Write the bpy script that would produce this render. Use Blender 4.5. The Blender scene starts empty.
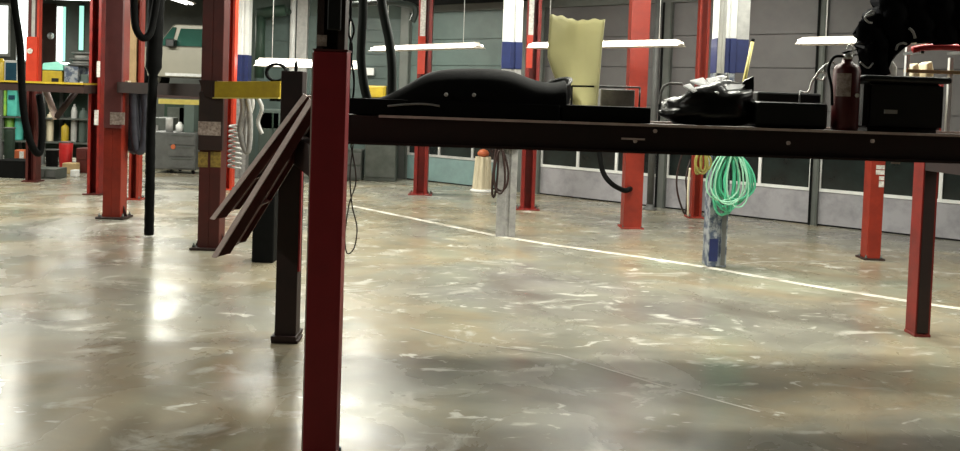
import bpy, bmesh, math, random
from mathutils import Vector, Matrix, noise
random.seed(7)
S = bpy.context.scene
C = S.collection
PI = math.pi
# ------------------------------------------------------------ camera
F = 830.0; EYE = 1.7; PITCH = math.radians(2.1); ROLL = -0.035
PCX, PCY = 480.0, 128.4
cam_d = bpy.data.cameras.new('camera'); cam = bpy.data.objects.new('camera', cam_d); C.objects.link(cam)
cam_d.sensor_width = 36; cam_d.lens = F / 960 * 36; cam_d.shift_y = -(225.5 - PCY) / 960
cam_d.clip_start = 0.05; cam_d.clip_end = 200
Rm = Matrix.Rotation(PI / 2 - PITCH, 3, 'X') @ Matrix.Rotation(-ROLL, 3, 'Z')
cam.matrix_world = Matrix.Translation((0, 0, EYE)) @ Rm.to_4x4()
S.camera = cam

def ray(px, py):
    return Rm @ Vector(((px - PCX) / F, -(py - PCY) / F, -1.0))
def G(px, py, z=0.0):                       # point of a horizontal plane (the floor by default)
    d = ray(px, py); return Vector((0, 0, EYE)) + d * ((z - EYE) / d.z)
def Q(px, py, Y):                           # point at a given distance into the room
    d = ray(px, py); return Vector((0, 0, EYE)) + d * (Y / d.y)

# ------------------------------------------------------------ materials
def mat(name, col, rough=0.5, metal=0.0, col2=None, scale=6.0, amt=0.5, bump=0.0, spec=0.5, rvar=0.0, emit=None, es=0.0, alpha=None, trans=0.0, aniso=(1, 1, 1), lo=0.35, hi=0.65):
    m = bpy.data.materials.new(name); m.use_nodes = True
    n = m.node_tree.nodes; l = m.node_tree.links; b = n['Principled BSDF']
    b.inputs['Base Color'].default_value = (*col, 1); b.inputs['Roughness'].default_value = rough
    b.inputs['Metallic'].default_value = metal; b.inputs['Specular IOR Level'].default_value = spec
    if trans: b.inputs['Transmission Weight'].default_value = trans
    if emit: b.inputs['Emission Color'].default_value = (*emit, 1); b.inputs['Emission Strength'].default_value = es
    tc = n.new('ShaderNodeTexCoord'); mp = n.new('ShaderNodeMapping'); mp.inputs['Scale'].default_value = aniso
    l.new(tc.outputs['Object'], mp.inputs['Vector'])
    nz = n.new('ShaderNodeTexNoise'); nz.inputs['Scale'].default_value = scale; nz.inputs['Detail'].default_value = 6
    nz.inputs['Roughness'].default_value = 0.65
    l.new(mp.outputs['Vector'], nz.inputs['Vector'])
    cr = n.new('ShaderNodeValToRGB'); c2 = col2 or tuple(c * 0.6 for c in col)
    cr.color_ramp.elements[0].position = lo; cr.color_ramp.elements[1].position = hi
    mixc = tuple(a * (1 - amt) + b_ * amt for a, b_ in zip(col, c2))
    cr.color_ramp.elements[0].color = (*mixc, 1); cr.color_ramp.elements[1].color = (*col, 1)
    l.new(nz.outputs['Fac'], cr.inputs['Fac']); l.new(cr.outputs['Color'], b.inputs['Base Color'])
    if bump:
        bp = n.new('ShaderNodeBump'); bp.inputs['Strength'].default_value = bump; bp.inputs['Distance'].default_value = 0.02
        l.new(nz.outputs['Fac'], bp.inputs['Height']); l.new(bp.outputs['Normal'], b.inputs['Normal'])
    return m

M = {}
M['red'] = mat('red_paint', (0.25, 0.013, 0.008), 0.42, col2=(0.11, 0.008, 0.007), scale=5, amt=0.7, bump=0.05)
M['vivid'] = mat('vivid_orange_red_paint', (0.60, 0.05, 0.02), 0.4, col2=(0.42, 0.03, 0.012), scale=5, amt=0.6, bump=0.05)
M['orange'] = mat('orange_red_paint', (0.30, 0.028, 0.013), 0.4, col2=(0.15, 0.014, 0.008), scale=5, amt=0.6, bump=0.05)
M['plum'] = mat('plum_brown_paint', (0.17, 0.045, 0.045), 0.5, col2=(0.11, 0.03, 0.03), scale=6, amt=0.6)
M['dimred'] = mat('dull_dark_red_paint', (0.09, 0.006, 0.006), 0.4, col2=(0.05, 0.004, 0.004), scale=8, amt=0.6)
M['crimson'] = mat('crimson_paint', (0.27, 0.007, 0.014), 0.5, col2=(0.19, 0.005, 0.010), scale=7, amt=0.5, bump=0.04)
M['maroon'] = mat('maroon_paint', (0.085, 0.011, 0.008), 0.5, col2=(0.045, 0.007, 0.005), scale=6, amt=0.6, bump=0.05)
M['brown'] = mat('dark_brown_steel', (0.030, 0.010, 0.007), 0.55, col2=(0.012, 0.005, 0.004), scale=8, amt=0.6, bump=0.08)
M['beam'] = mat('oily_brown_steel', (0.022, 0.0055, 0.0045), 0.6, col2=(0.006, 0.003, 0.0025), scale=5, amt=0.7, bump=0.08)
M['black'] = mat('black_plastic', (0.004, 0.004, 0.004), 0.45, col2=(0.002, 0.002, 0.002), scale=9, amt=0.5, bump=0.03)
M['matte'] = mat('black_rubber', (0.0045, 0.005, 0.005), 0.75, col2=(0.002, 0.002, 0.002), scale=12, amt=0.5, bump=0.1, spec=0.12)
M['film'] = mat('black_plastic_film', (0.005, 0.005, 0.0055), 0.28, col2=(0.003, 0.003, 0.003), scale=9, amt=0.5, bump=0.3)
M['wfilm'] = mat('white_plastic_film', (0.85, 0.85, 0.85), 0.3, col2=(0.6, 0.6, 0.6), scale=9, amt=0.5, bump=0.3)
M['hose'] = mat('dark_green_rubber', (0.011, 0.020, 0.016), 0.6, col2=(0.006, 0.01, 0.008), scale=10, amt=0.5)
M['yellow'] = mat('yellow_paint', (0.50, 0.36, 0.02), 0.45, col2=(0.30, 0.2, 0.02), scale=6, amt=0.6, bump=0.04)
M['pyellow'] = mat('pale_yellow_paint', (0.75, 0.66, 0.18), 0.45, col2=(0.5, 0.4, 0.1), scale=6, amt=0.6)
M['white'] = mat('white_paint', (0.85, 0.86, 0.84), 0.5, col2=(0.65, 0.66, 0.64), scale=4, amt=0.6)
M['blue'] = mat('navy_blue_paint', (0.014, 0.026, 0.12), 0.45, col2=(0.008, 0.013, 0.06), scale=5, amt=0.6)
M['grey'] = mat('grey_worn_paint', (0.36, 0.35, 0.34), 0.6, col2=(0.16, 0.16, 0.16), scale=12, amt=0.7, bump=0.1)
M['bluegrey'] = mat('worn_blue_grey_paint', (0.30, 0.32, 0.34), 0.55, col2=(0.03, 0.05, 0.10), scale=9, amt=0.9, bump=0.1, lo=0.45, hi=0.55)
M['lgrey'] = mat('light_grey_metal', (0.5, 0.5, 0.48), 0.5, col2=(0.3, 0.3, 0.3), scale=9, amt=0.6)
M['chrome'] = mat('bright_steel', (0.75, 0.75, 0.73), 0.3, metal=0.7, col2=(0.4, 0.4, 0.4), scale=9, amt=0.4)
M['cab'] = mat('charcoal_grey_paint', (0.11, 0.115, 0.11), 0.5, col2=(0.06, 0.06, 0.06), scale=6, amt=0.6)
M['door'] = mat('grey_door_paint', (0.125, 0.12, 0.12), 0.5, col2=(0.085, 0.08, 0.083), scale=2.2, amt=0.7, bump=0.05, lo=0.3, hi=0.6)
M['tdoor'] = mat('grey_green_door_paint', (0.085, 0.125, 0.115), 0.5, col2=(0.055, 0.08, 0.073), scale=2.2, amt=0.7, bump=0.05, lo=0.3, hi=0.6)
M['lowdoor'] = mat('pale_grey_door_paint', (0.37, 0.36, 0.385), 0.5, col2=(0.22, 0.22, 0.235), scale=3.5, amt=0.8, bump=0.05, lo=0.3, hi=0.55)
M['tlow'] = mat('pale_teal_door_paint', (0.22, 0.34, 0.335), 0.5, col2=(0.16, 0.23, 0.23), scale=3.5, amt=0.7, bump=0.05)
M['glass'] = mat('dark_night_glass', (0.012, 0.014, 0.014), 0.12, col2=(0.02, 0.03, 0.028), scale=3, amt=0.7)
M['wall'] = mat('grey_wall_paint', (0.15, 0.16, 0.15), 0.7, col2=(0.09, 0.10, 0.09), scale=1.5, amt=0.7, bump=0.05)
M['twall'] = mat('grey_green_wall_paint', (0.09, 0.125, 0.11), 0.7, col2=(0.06, 0.08, 0.07), scale=2, amt=0.7, bump=0.05)
M['ceil'] = mat('dark_grey_ceiling', (0.13, 0.13, 0.12), 0.8, col2=(0.07, 0.07, 0.07), scale=1.5, amt=0.7)
M['dgrey'] = mat('dark_grey_panel', (0.09, 0.10, 0.09), 0.6, col2=(0.04, 0.05, 0.04), scale=4, amt=0.7)
M['dgreen'] = mat('dark_green_paint', (0.02, 0.05, 0.03), 0.6, col2=(0.01, 0.02, 0.015), scale=4, amt=0.7)
M['foam'] = mat('yellowed_foam', (0.58, 0.56, 0.42), 0.8, col2=(0.48, 0.46, 0.28), scale=7, amt=0.6, bump=0.2)
for _k, _tc in (('foam', (0.72, 0.70, 0.50, 1)), ('wfilm', (0.9, 0.9, 0.9, 1))):
  _n = M[_k].node_tree.nodes; _l = M[_k].node_tree.links
  _t = _n.new('ShaderNodeBsdfTranslucent'); _t.inputs['Color'].default_value = _tc; _m = _n.new('ShaderNodeMixShader'); _m.inputs[0].default_value = 0.6
  _l.new(_n['Principled BSDF'].outputs[0], _m.inputs[1]); _l.new(_t.outputs[0], _m.inputs[2]); _l.new(_m.outputs[0], _n['Material Output'].inputs['Surface'])
M['green'] = mat('mint_green_rubber', (0.12, 0.60, 0.36), 0.4, col2=(0.07, 0.4, 0.24), scale=9, amt=0.5)
M['mint'] = mat('pale_mint_rubber', (0.38, 0.72, 0.52), 0.4, col2=(0.2, 0.5, 0.35), scale=9, amt=0.5)
M['olive'] = mat('olive_yellow_rubber', (0.36, 0.32, 0.07), 0.5, col2=(0.16, 0.14, 0.04), scale=9, amt=0.6)
M['cream'] = mat('cream_vinyl', (0.75, 0.68, 0.50), 0.6, col2=(0.5, 0.42, 0.28), scale=8, amt=0.6, aniso=(4, 4, .4))
M['tan'] = mat('tan_wood', (0.45, 0.31, 0.16), 0.6, col2=(0.28, 0.18, 0.08), scale=6, amt=0.6)
M['cardboard'] = mat('brown_cardboard', (0.50, 0.36, 0.18), 0.8, col2=(0.36, 0.25, 0.12), scale=6, amt=0.6)
M['redp'] = mat('bright_red_plastic', (0.62, 0.03, 0.03), 0.35, col2=(0.4, 0.02, 0.02), scale=6, amt=0.5)
M['rust'] = mat('rust_orange_plastic', (0.55, 0.14, 0.05), 0.5, col2=(0.35, 0.08, 0.03), scale=6, amt=0.5)
M['teal'] = mat('bright_teal_plastic', (0.10, 0.50, 0.42), 0.4, col2=(0.04, 0.3, 0.25), scale=6, amt=0.6)
M['lime'] = mat('lime_green_plastic', (0.30, 0.52, 0.06), 0.4, col2=(0.05, 0.3, 0.08), scale=6, amt=0.8)
M['aqua'] = mat('pale_aqua_plastic', (0.35, 0.8, 0.66), 0.4, col2=(0.2, 0.6, 0.5), scale=6, amt=0.5)
M['screen'] = mat('dark_blue_screen', (0.02, 0.06, 0.09), 0.2, col2=(0.01, 0.03, 0.05), scale=5, amt=0.5)
M['silver'] = mat('silver_beige_car_paint', (0.25, 0.235, 0.19), 0.35, metal=0.2, col2=(0.2, 0.19, 0.16), scale=2, amt=0.4)
M['tealglass'] = mat('tinted_green_glass', (0.03, 0.09, 0.07), 0.08, col2=(0.02, 0.07, 0.055), scale=1.5, amt=0.6, spec=0.7)
M['paper'] = mat('white_sticker', (0.8, 0.78, 0.74), 0.6, col2=(0.35, 0.33, 0.3), scale=30, amt=0.7)
M['pinkpaper'] = mat('grimy_sticker', (0.52, 0.43, 0.38), 0.6, col2=(0.12, 0.07, 0.06), scale=30, amt=0.8)
M['ysticker'] = mat('yellow_sticker', (0.40, 0.27, 0.05), 0.6, col2=(0.12, 0.08, 0.02), scale=30, amt=0.8)
M['bluecloth'] = mat('slate_grey_rubber', (0.055, 0.055, 0.075), 0.6, col2=(0.02, 0.02, 0.03), scale=9, amt=0.7, bump=0.2)
M['darkwood'] = mat('dark_brown_door', (0.055, 0.03, 0.025), 0.45, col2=(0.03, 0.015, 0.012), scale=4, amt=0.7)
M['line'] = mat('worn_white_line_paint', (0.78, 0.76, 0.68), 0.5, col2=(0.36, 0.32, 0.25), scale=3.5, amt=0.9, lo=0.38, hi=0.58)
M['flange'] = mat('pale_pinkish_steel', (0.74, 0.60, 0.56), 0.4, col2=(0.52, 0.38, 0.35), scale=14, amt=0.7, bump=0.1)  # pale tone also paints the light along lift edges
M['cloth'] = mat('black_cloth', (0.005, 0.005, 0.007), 0.85, col2=(0.002, 0.002, 0.003), scale=14, amt=0.5, bump=0.3, spec=0.1)
M['tube'] = mat('fluorescent_tube', (0.9, 0.9, 0.9), 0.4, emit=(1.0, 0.98, 0.92), es=5.0)
M['housing'] = mat('cream_lamp_housing', (0.75, 0.68, 0.6), 0.4, col2=(0.5, 0.45, 0.4), scale=8, amt=0.4)
M['litwin'] = mat('lit_frosted_window', (0.9, 0.95, 0.92), 0.5, emit=(0.92, 1.0, 0.95), es=2.2)
M['tlit'] = mat('lit_frosted_teal_window', (0.3, 0.8, 0.65), 0.5, emit=(0.45, 0.95, 0.78), es=0.9)

def floor_material():
    m = bpy.data.materials.new('polished_stained_concrete'); m.use_nodes = True
    n = m.node_tree.nodes; l = m.node_tree.links; b = n['Principled BSDF']
    tc = n.new('ShaderNodeTexCoord')
    def nz(scale, sc=(1, 1, 1), det=6, dist=0.0, off=(0, 0, 0), rough=0.6):
        mp = n.new('ShaderNodeMapping'); mp.inputs['Scale'].default_value = sc; mp.inputs['Location'].default_value = off
        l.new(tc.outputs['Object'], mp.inputs['Vector'])
        t = n.new('ShaderNodeTexNoise'); t.inputs['Scale'].default_value = scale; t.inputs['Detail'].default_value = det
        t.inputs['Distortion'].default_value = dist; t.inputs['Roughness'].default_value = rough
        l.new(mp.outputs['Vector'], t.inputs['Vector']); return t.outputs['Fac']
    def ramp(src, stops):
        r = n.new('ShaderNodeValToRGB'); e = r.color_ramp.elements
        e[0].position, e[0].color = stops[0][0], (*stops[0][1], 1)
        e[1].position, e[1].color = stops[-1][0], (*stops[-1][1], 1)
        for p, c in stops[1:-1]:
            k = e.new(p); k.color = (*c, 1)
        l.new(src, r.inputs['Fac']); return r.outputs['Color']
    def mix(f, a, b_, mode='MIX'):
        x = n.new('ShaderNodeMix'); x.data_type = 'RGBA'; x.blend_type = mode
        if isinstance(f, float): x.inputs[0].default_value = f
        else: l.new(f, x.inputs[0])
        l.new(a, x.inputs[6]); l.new(b_, x.inputs[7]); return x.outputs[2]
    big = ramp(nz(0.38, off=(3, 1, 0), dist=0.6), [(0.32, (0.29, 0.30, 0.235)), (0.44, (0.31, 0.265, 0.185)), (0.54, (0.27, 0.265, 0.22)), (0.68, (0.225, 0.215, 0.205))])
    mid = ramp(nz(1.3, sc=(0.8, 1.2, 1), dist=0.5, det=8), [(0.25, (0.62, 0.60, 0.57)), (0.5, (0.90, 0.89, 0.86)), (0.75, (1.2, 1.19, 1.12))])
    c = mix(1.0, big, mid, 'MULTIPLY')
    dk = ramp(nz(0.6, off=(9, 4, 0), dist=0.8), [(0.56, (0, 0, 0)), (0.70, (0.6, 0.6, 0.6))])
    dark = n.new('ShaderNodeRGB'); dark.outputs[0].default_value = (0.12, 0.10, 0.08, 1)
    c = mix(dk, c, dark.outputs[0])
    pw = ramp(nz(2.6, sc=(0.8, 1.3, 1), dist=0.7, det=6, off=(1, 7, 0)), [(0.585, (0, 0, 0)), (0.70, (0.75, 0.75, 0.75))])
    white = n.new('ShaderNodeRGB'); white.outputs[0].default_value = (0.66, 0.65, 0.58, 1)
    c = mix(pw, c, white.outputs[0])
    sc_ = ramp(nz(5.0, sc=(0.6, 1.3, 1), dist=1.0, det=4, off=(5, 2, 0)), [(0.635, (0, 0, 0)), (0.68, (0.8, 0.8, 0.8))])
    c = mix(sc_, c, white.outputs[0])
    l.new(c, b.inputs['Base Color'])
    r = ramp(nz(1.3, det=7, dist=0.7, off=(2, 2, 0)), [(0.3, (0.15, 0.15, 0.15)), (0.7, (0.38, 0.38, 0.38))])
    l.new(r, b.inputs['Roughness']); b.inputs['Specular IOR Level'].default_value = 0.5
    bp = n.new('ShaderNodeBump'); bp.inputs['Strength'].default_value = 0.25; bp.inputs['Distance'].default_value = 0.01
    l.new(nz(3.0, det=5), bp.inputs['Height']); l.new(bp.outputs['Normal'], b.inputs['Normal'])
    return m
M['floor'] = floor_material()

# ------------------------------------------------------------ mesh helpers
def bmn(): return bmesh.new()
def box(bm, x0, x1, y0, y1, z0, z1, mtx=None):
    v = [bm.verts.new(p) for p in ((x0, y0, z0), (x1, y0, z0), (x1, y1, z0), (x0, y1, z0), (x0, y0, z1), (x1, y0, z1), (x1, y1, z1), (x0, y1, z1))]
    if mtx is not None:
        for a in v: a.co = mtx @ a.co
    for f in ((0, 3, 2, 1), (4, 5, 6, 7), (0, 1, 5, 4), (1, 2, 6, 5), (2, 3, 7, 6), (3, 0, 4, 7)): bm.faces.new([v[i] for i in f])
    return v
def prism(bm, pts, a0, a1, axis='Y', mtx=None):          # outline (u, v) extruded along an axis
    def P(u, v, a):
        p = Vector((u, a, v)) if axis == 'Y' else (Vector((u, v, a)) if axis == 'Z' else Vector((a, u, v)))
        return mtx @ p if mtx is not None else p
    A = [bm.verts.new(P(u, v, a0)) for u, v in pts]; B = [bm.verts.new(P(u, v, a1)) for u, v in pts]
    n = len(pts)
    bm.faces.new(A); bm.faces.new(B[::-1])
    for i in range(n): bm.faces.new((A[i], B[i], B[(i + 1) % n], A[(i + 1) % n]))
def tube(bm, pts, r, n=10, closed=False):
    pts = [Vector(p) for p in pts]; rings = []; m = len(pts); up = Vector((0.13, 0.21, 0.97))
    for i, p in enumerate(pts):
        a = pts[(i - 1) % m] if closed or i else p; b = pts[(i + 1) % m] if closed or i < m - 1 else p
        t = (b - a).normalized(); s = t.cross(up)
        if s.length < 0.05: s = t.cross(Vector((1, 0, 0)))
        s.normalize(); u = s.cross(t); rr = r[i] if isinstance(r, (list, tuple)) else r
        rings.append([bm.verts.new(p + (s * math.cos(2 * PI * k / n) + u * math.sin(2 * PI * k / n)) * rr) for k in range(n)])
    for i in range(m if closed else m - 1):
        A, B = rings[i], rings[(i + 1) % m]
        for k in range(n):
            f = bm.faces.new((A[k], A[(k + 1) % n], B[(k + 1) % n], B[k])); f.smooth = True
    if not closed:
        bm.faces.new(rings[0][::-1]); bm.faces.new(rings[-1])
def lathe(bm, prof, n=24, c=(0, 0, 0), mtx=None):
    rings = []
    for r, z in prof:
        ring = []
        for k in range(n):
            p = Vector((c[0] + r * math.cos(2 * PI * k / n), c[1] + r * math.sin(2 * PI * k / n), c[2] + z))
            ring.append(bm.verts.new(mtx @ p if mtx is not None else p))
        rings.append(ring)
    for A, B in zip(rings, rings[1:]):
        for k in range(n):
            f = bm.faces.new((A[k], A[(k + 1) % n], B[(k + 1) % n], B[k])); f.smooth = True
    bm.faces.new(rings[0][::-1]); bm.faces.new(rings[-1])
def spline(pts, sub=8):
    pts = [Vector(p) for p in pts]; out = []
    for i in range(len(pts) - 1):
        p0 = pts[max(i - 1, 0)]; p1 = pts[i]; p2 = pts[i + 1]; p3 = pts[min(i + 2, len(pts) - 1)]
        for k in range(sub):
            t = k / sub
            out.append(0.5 * ((2 * p1) + (p2 - p0) * t + (2 * p0 - 5 * p1 + 4 * p2 - p3) * t * t + (3 * p1 - p0 - 3 * p2 + p3) * t ** 3))
    out.append(pts[-1]); return out
def obj(name, bm, m, parent=None, bev=0.0, solid=0.0, sub=0):
    bmesh.ops.recalc_face_normals(bm, faces=bm.faces)
    me = bpy.data.meshes.new(name); bm.to_mesh(me); bm.free(); o = bpy.data.objects.new(name, me); C.objects.link(o)
    me.materials.append(M[m] if isinstance(m, str) else m)
    if parent: o.parent = parent
    if solid: q = o.modifiers.new('solid', 'SOLIDIFY'); q.thickness = solid; q.offset = 0
    if sub: q = o.modifiers.new('sub', 'SUBSURF'); q.levels = sub; q.render_levels = sub
    if bev:
        q = o.modifiers.new('bevel', 'BEVEL'); q.width = bev; q.segments = 2; q.limit_method = 'ANGLE'
    return o
def tag(o, label, cat, group=None):
    o['label'] = label; o['category'] = cat
    if group: o['group'] = group
    return o
def thing(name, label, cat, loc=(0, 0, 0), rz=0, group=None):
    o = bpy.data.objects.new(name, None); C.objects.link(o); o.location = loc; o.rotation_euler = (0, 0, rz)
    o.empty_display_size = 0.1; return tag(o, label, cat, group)
def struct(name, bm, m, parent=None):
    o = obj(name, bm, m, parent)
    if not parent: o['kind'] = 'structure'
    return o
def wm(o):                                                # world matrix before the depsgraph runs
    return Matrix.Translation(o.location) @ Matrix.Rotation(o.rotation_euler.z, 4, 'Z')

# ------------------------------------------------------------ wall of overhead doors
w0 = G(430, 182); w1 = G(910, 236)
WD = (w1 - w0).normalized(); WN = Vector((-WD.y, WD.x, 0))       # WN points away from the camera
if WN.y < 0: WN = -WN
WM = Matrix(((WD.x, WN.x, 0, w0.x), (WD.y, WN.y, 0, w0.y), (0, 0, 1, 0), (0, 0, 0, 1)))
def sx(px):                                               # distance along the wall for a picture column
    d = ray(px, 200); a = Vector((d.x, d.y)); # solve w0 + s*WD = t*a
    det = WD.x * (-a.y) + a.x * WD.y
    return ((-w0.x) * (-a.y) + a.x * (-w0.y)) / det
HC = 5.2
YB = 17.6; XP = -4.95
S0 = -0.9; S1 = 20.0
cr = WM @ Vector((S0, 0, 0)); ce = WM @ Vector((S1, 0, 0))
# floor
bm = bmn(); box(bm, -19, 19, -7, 31, -0.1, 0); fl = struct('floor', bm, 'floor')
bm = bmn(); box(bm, -19, 19, -7, 31, HC, HC + 0.1)
struct('ceiling', bm, 'ceil')
bm = bmn(); box(bm, -18.2, -18, -7, 29, 0, HC); struct('wall_left', bm, 'wall')
bm = bmn(); box(bm, -18, 18.9, -7, -6.8, 0, HC); struct('wall_front', bm, 'wall')
bm = bmn(); box(bm, -18, XP, 28, 28.2, 0, HC); struct('wall_back_left', bm, 'wall')
bm = bmn(); box(bm, XP, XP + 0.2, YB + 0.2, 28.2, 0, HC); struct('wall_partition', bm, 'wall')
bm = bmn(); box(bm, XP, cr.x, YB, YB + 0.2, 0, HC)
prism(bm, [(cr.x, YB), (cr.x, YB + .2), (cr.x + .2, YB + .2), (cr.x + .12, cr.y + .1), (cr.x, cr.y)], 0, HC, 'Z'); struct('wall_back', bm, 'twall')
bm = bmn(); box(bm, 18.7, 18.9, -7, ce.y + 0.5, 0, HC); struct('wall_end', bm, 'wall')
# door wall with openings
d_heights = [0, 0.51, 1.05, 1.68, 2.31, 2.82, 3.36]
DT = 3.36
doors = [(sx(405) , 1.80, 't'), (sx(541) - 0.05, sx(655) , 'g'), (sx(665), sx(809), 'g'), (sx(818), sx(818) + 2.35, 'g')]
k = doors[-1][1] + 0.2
while k < 17: doors.append((k, k + 2.35, 'g')); k += 2.55
bm = bmn(); s = S0
for a, b, _ in doors:
    box(bm, s, a, 0, 0.25, 0, HC, WM); s = b
box(bm, s, S1, 0, 0.25, 0, HC, WM)
for a, b, _ in doors: box(bm, a, b, 0, 0.25, DT, HC, WM)
struct('wall_right', bm, 'wall')
for i, (a, b, kind) in enumerate(doors):
    bm = bmn()
    for h0, h1 in zip(d_heights, d_heights[1:]):
        if abs(h0 - 0.51) < .01: continue
        box(bm, a, b, 0.05, 0.11, h0 + (0.006 if h0 else 0), h1 - 0.006, WM)
        if h0 > 0.6:
            nn = 3; wd = (b - a) / nn
            for q in range(nn):
                pass
    box(bm, a, b, 0.09, 0.11, 0, 0.51, WM)
    box(bm, a, b, 0.09, 0.11, 1.05, DT, WM)
    dr = struct('door_%d' % (i + 1), bm, 'tdoor' if kind == 't' else 'door')
    bm = bmn(); box(bm, a, b, 0.035, 0.05, 0.02, 0.50, WM); obj('bottom_panel', bm, 'tlow' if kind == 't' else 'lowdoor', dr)
    bm = bmn(); n = 3; w = (b - a) / n
    box(bm, a, b, 0.02, 0.10, 0.50, 0.545, WM); box(bm, a, b, 0.03, 0.10, 1.03, 1.07, WM)
    for q in range(n + 1):
        c0 = a + q * w; e = 0.045
        box(bm, max(c0 - e / 2, a), min(c0 + e / 2, b), 0.025, 0.10, 0.545, 1.03, WM)
    obj('window_frame', bm, 'white' if kind == 'g' else 'lgrey', dr)
    for q in range(n):
        bm = bmn(); box(bm, a + q * w + .0225, a + (q + 1) * w - .0225, 0.06, 0.07, 0.545, 1.03, WM); obj('window_pane', bm, 'glass', dr)
    # weather strip along the floor and track
    bm = bmn(); box(bm, a, b, 0.03, 0.1, 0.0, 0.022, WM); obj('weather_strip', bm, 'matte', dr)
    bm = bmn(); box(bm, b + .002, b + .03, -0.03, 0.0, 0, DT, WM); obj('door_track', bm, 'matte', dr)
    bm = bmn(); box(bm, a - .03, a - .002, -0.03, 0.0, 0, DT, WM); obj('door_track', bm, 'dgrey', dr)
# small dark handle marks on doors
# jamb guard pipe
jp = WM @ Vector((sx(659), -0.35, 0))
g = thing('guard_pipe', 'dark grey steel guard pipe standing at the door jamb behind the orange hose column', 'pipe', jp)
bm = bmn(); tube(bm, [(0, 0, 0), (0, 0, 3.6)], 0.055, 14); obj('pipe', bm, 'cab', g)
bm = bmn(); lathe(bm, [(0.11, 0), (0.11, 0.02), (0.07, 0.04), (0.06, 0.09)], 16); obj('foot', bm, 'cab', g)

# back wall trim: overhead door slats and pipes
def slatted(x0, x1, z1, n, m, name):
    bm = bmn()
    for q in range(n):
        z0 = q * z1 / n; box(bm, x0, x1, YB - 0.06, YB, z0 + 0.008, z0 + z1 / n - 0.008)
    box(bm, x0, x1, YB - 0.035, YB, 0, z1)
    return struct(name, bm, m)
slatted(-3.15, -1.75, 3.3, 13, 'tdoor', 'door_20')
slatted(-4.75, -3.45, 3.3, 6, 'tdoor', 'door_21')
bm = bmn(); tube(bm, [Q(293.5, 0, 17.4).xy.to_3d() + Vector((0, 0, 0)), Q(293.5, 0, 17.4).xy.to_3d() + Vector((0, 0, HC))], 0.06, 14)
tag(obj('drain_pipe', bm, 'white'), 'white vertical pipe on the grey-green wall left of the hoses', 'pipe')
c = Q(302, 10, 17.4)
bm = bmn(); box(bm, c.x - .1, c.x + .12, YB - 0.2, YB, 0, HC); struct('trim_1', bm, 'lgrey')
# green pipework frame high on the back wall
bm = bmn()
tube(bm, [Q(258, 14, 17.0), Q(286, 10, 17.0)], 0.12, 10); tube(bm, [Q(259, 78, 17.0), Q(261, 10, 17.0)], 0.10, 10); 
tube(bm, [Q(258, 14, 17.0), Q(258, 14, 17.0) + Vector((0, 0.7, 0))], 0.06, 8); tube(bm, [Q(285, 10, 17.0), Q(285, 10, 17.0) + Vector((0, 0.7, 0))], 0.06, 8)
o = obj('pipe_frame', bm, 'dgreen'); tag(o, 'dark green pipe frame fixed on the far wall beside the white pipe', 'pipe')

# far-left windows, door, white panels on the deep back wall
YW = 27.95
def wallrect(x0, x1, y0, y1, m, name, yy=YW, t=0.06, floor_=False, parent=None):
    a = Q(x0, y1, yy); b = Q(x1, y0, yy); bm = bmn(); box(bm, a.x, b.x, yy - t, yy, 0 if floor_ else a.z, b.z)
    return struct(name, bm, m, parent)
wi = wallrect(-40, 11, 3, 55, 'lgrey', 'window_1', t=0.03); wallrect(-36, 8, 6, 52, 'litwin', 'pane', yy=YW - .03, t=0.02, parent=wi)
wi = wallrect(16, 30, -6, 62, 'lgrey', 'window_2', t=0.03); wallrect(17, 29, -4, 60, 'litwin', 'pane', yy=YW - .03, t=0.02, parent=wi)
dd = wallrect(40, 57, 4, 62, 'darkwood', 'door_30', floor_=True)
a = Q(51, 36, YW - 0.1); bm = bmn(); lathe(bm, [(0.09, 0), (0.12, 0.03), (0.03, 0.07)], 16, mtx=Matrix.Translation(a) @ Matrix.Rotation(PI / 2, 4, 'X')); obj('door_knob', bm, 'chrome', dd)
wi = wallrect(56, 66, 6, 62, 'lgrey', 'window_3', t=0.03); wallrect(56.5, 63, 7, 61, 'litwin', 'pane', yy=YW - .03, t=0.02, parent=wi); wallrect(63, 66, 7, 61, 'tlit', 'side_pane', yy=YW - .03, t=0.02, parent=wi)
wi = wallrect(78, 85, 4, 52, 'twall', 'window_4', t=0.03); wallrect(79, 84, 6, 50, 'tlit', 'pane', yy=YW - .03, t=0.02, parent=wi)

# ------------------------------------------------------------ lift columns
def channel(w, d, h, t=0.012, lip=0.25):
    """C-shaped column, opening to -Y, centred on its base."""
    bm = bmn(); a = w / 2; b = d / 2; l = w * lip
    pts = [(-a, -b), (-a + l, -b), (-a + l, -b + t), (-a + t, -b + t), (-a + t, b - t), (a - t, b - t), (a - t, -b + t), (a - l, -b + t), (a - l, -b), (a, -b), (a, b), (-a, b)]
    prism(bm, pts, 0, h, 'Z'); return bm
def boxcol(w, d, h):
    bm = bmn(); box(bm, -w / 2, w / 2, -d / 2, d / 2, 0, h); return bm
def base_plate(par, w, d, m, th=0.02, z0=0.0):
    bm = bmn(); box(bm, -w / 2, w / 2, -d / 2, d / 2, z0, z0 + th); p = obj('base_plate', bm, m, par, bev=0.004)
    for i in (-1, 1):
        for j in (-1, 1):
            bm = bmn(); lathe(bm, [(0.016, th), (0.016, th + 0.015), (0.008, th + 0.016), (0.008, th + 0.035)], 6, c=(i * (w / 2 - 0.035), j * (d / 2 - 0.035), z0)); obj('bolt', bm, 'dgrey', p)
    return p
def fit(px, py, wpx, k=1.0):
    """base centre of the front face, and the width w, so that front plus visible side (depth k*w) spans wpx pixels"""
    c = G(px, py); tan = abs(c.x / c.y); W = wpx / F * c.y; w = W / (1 + k * tan)
    c.x += (1 if c.x > 0 else -1) * (W - w) / 2
    return c, w
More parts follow.
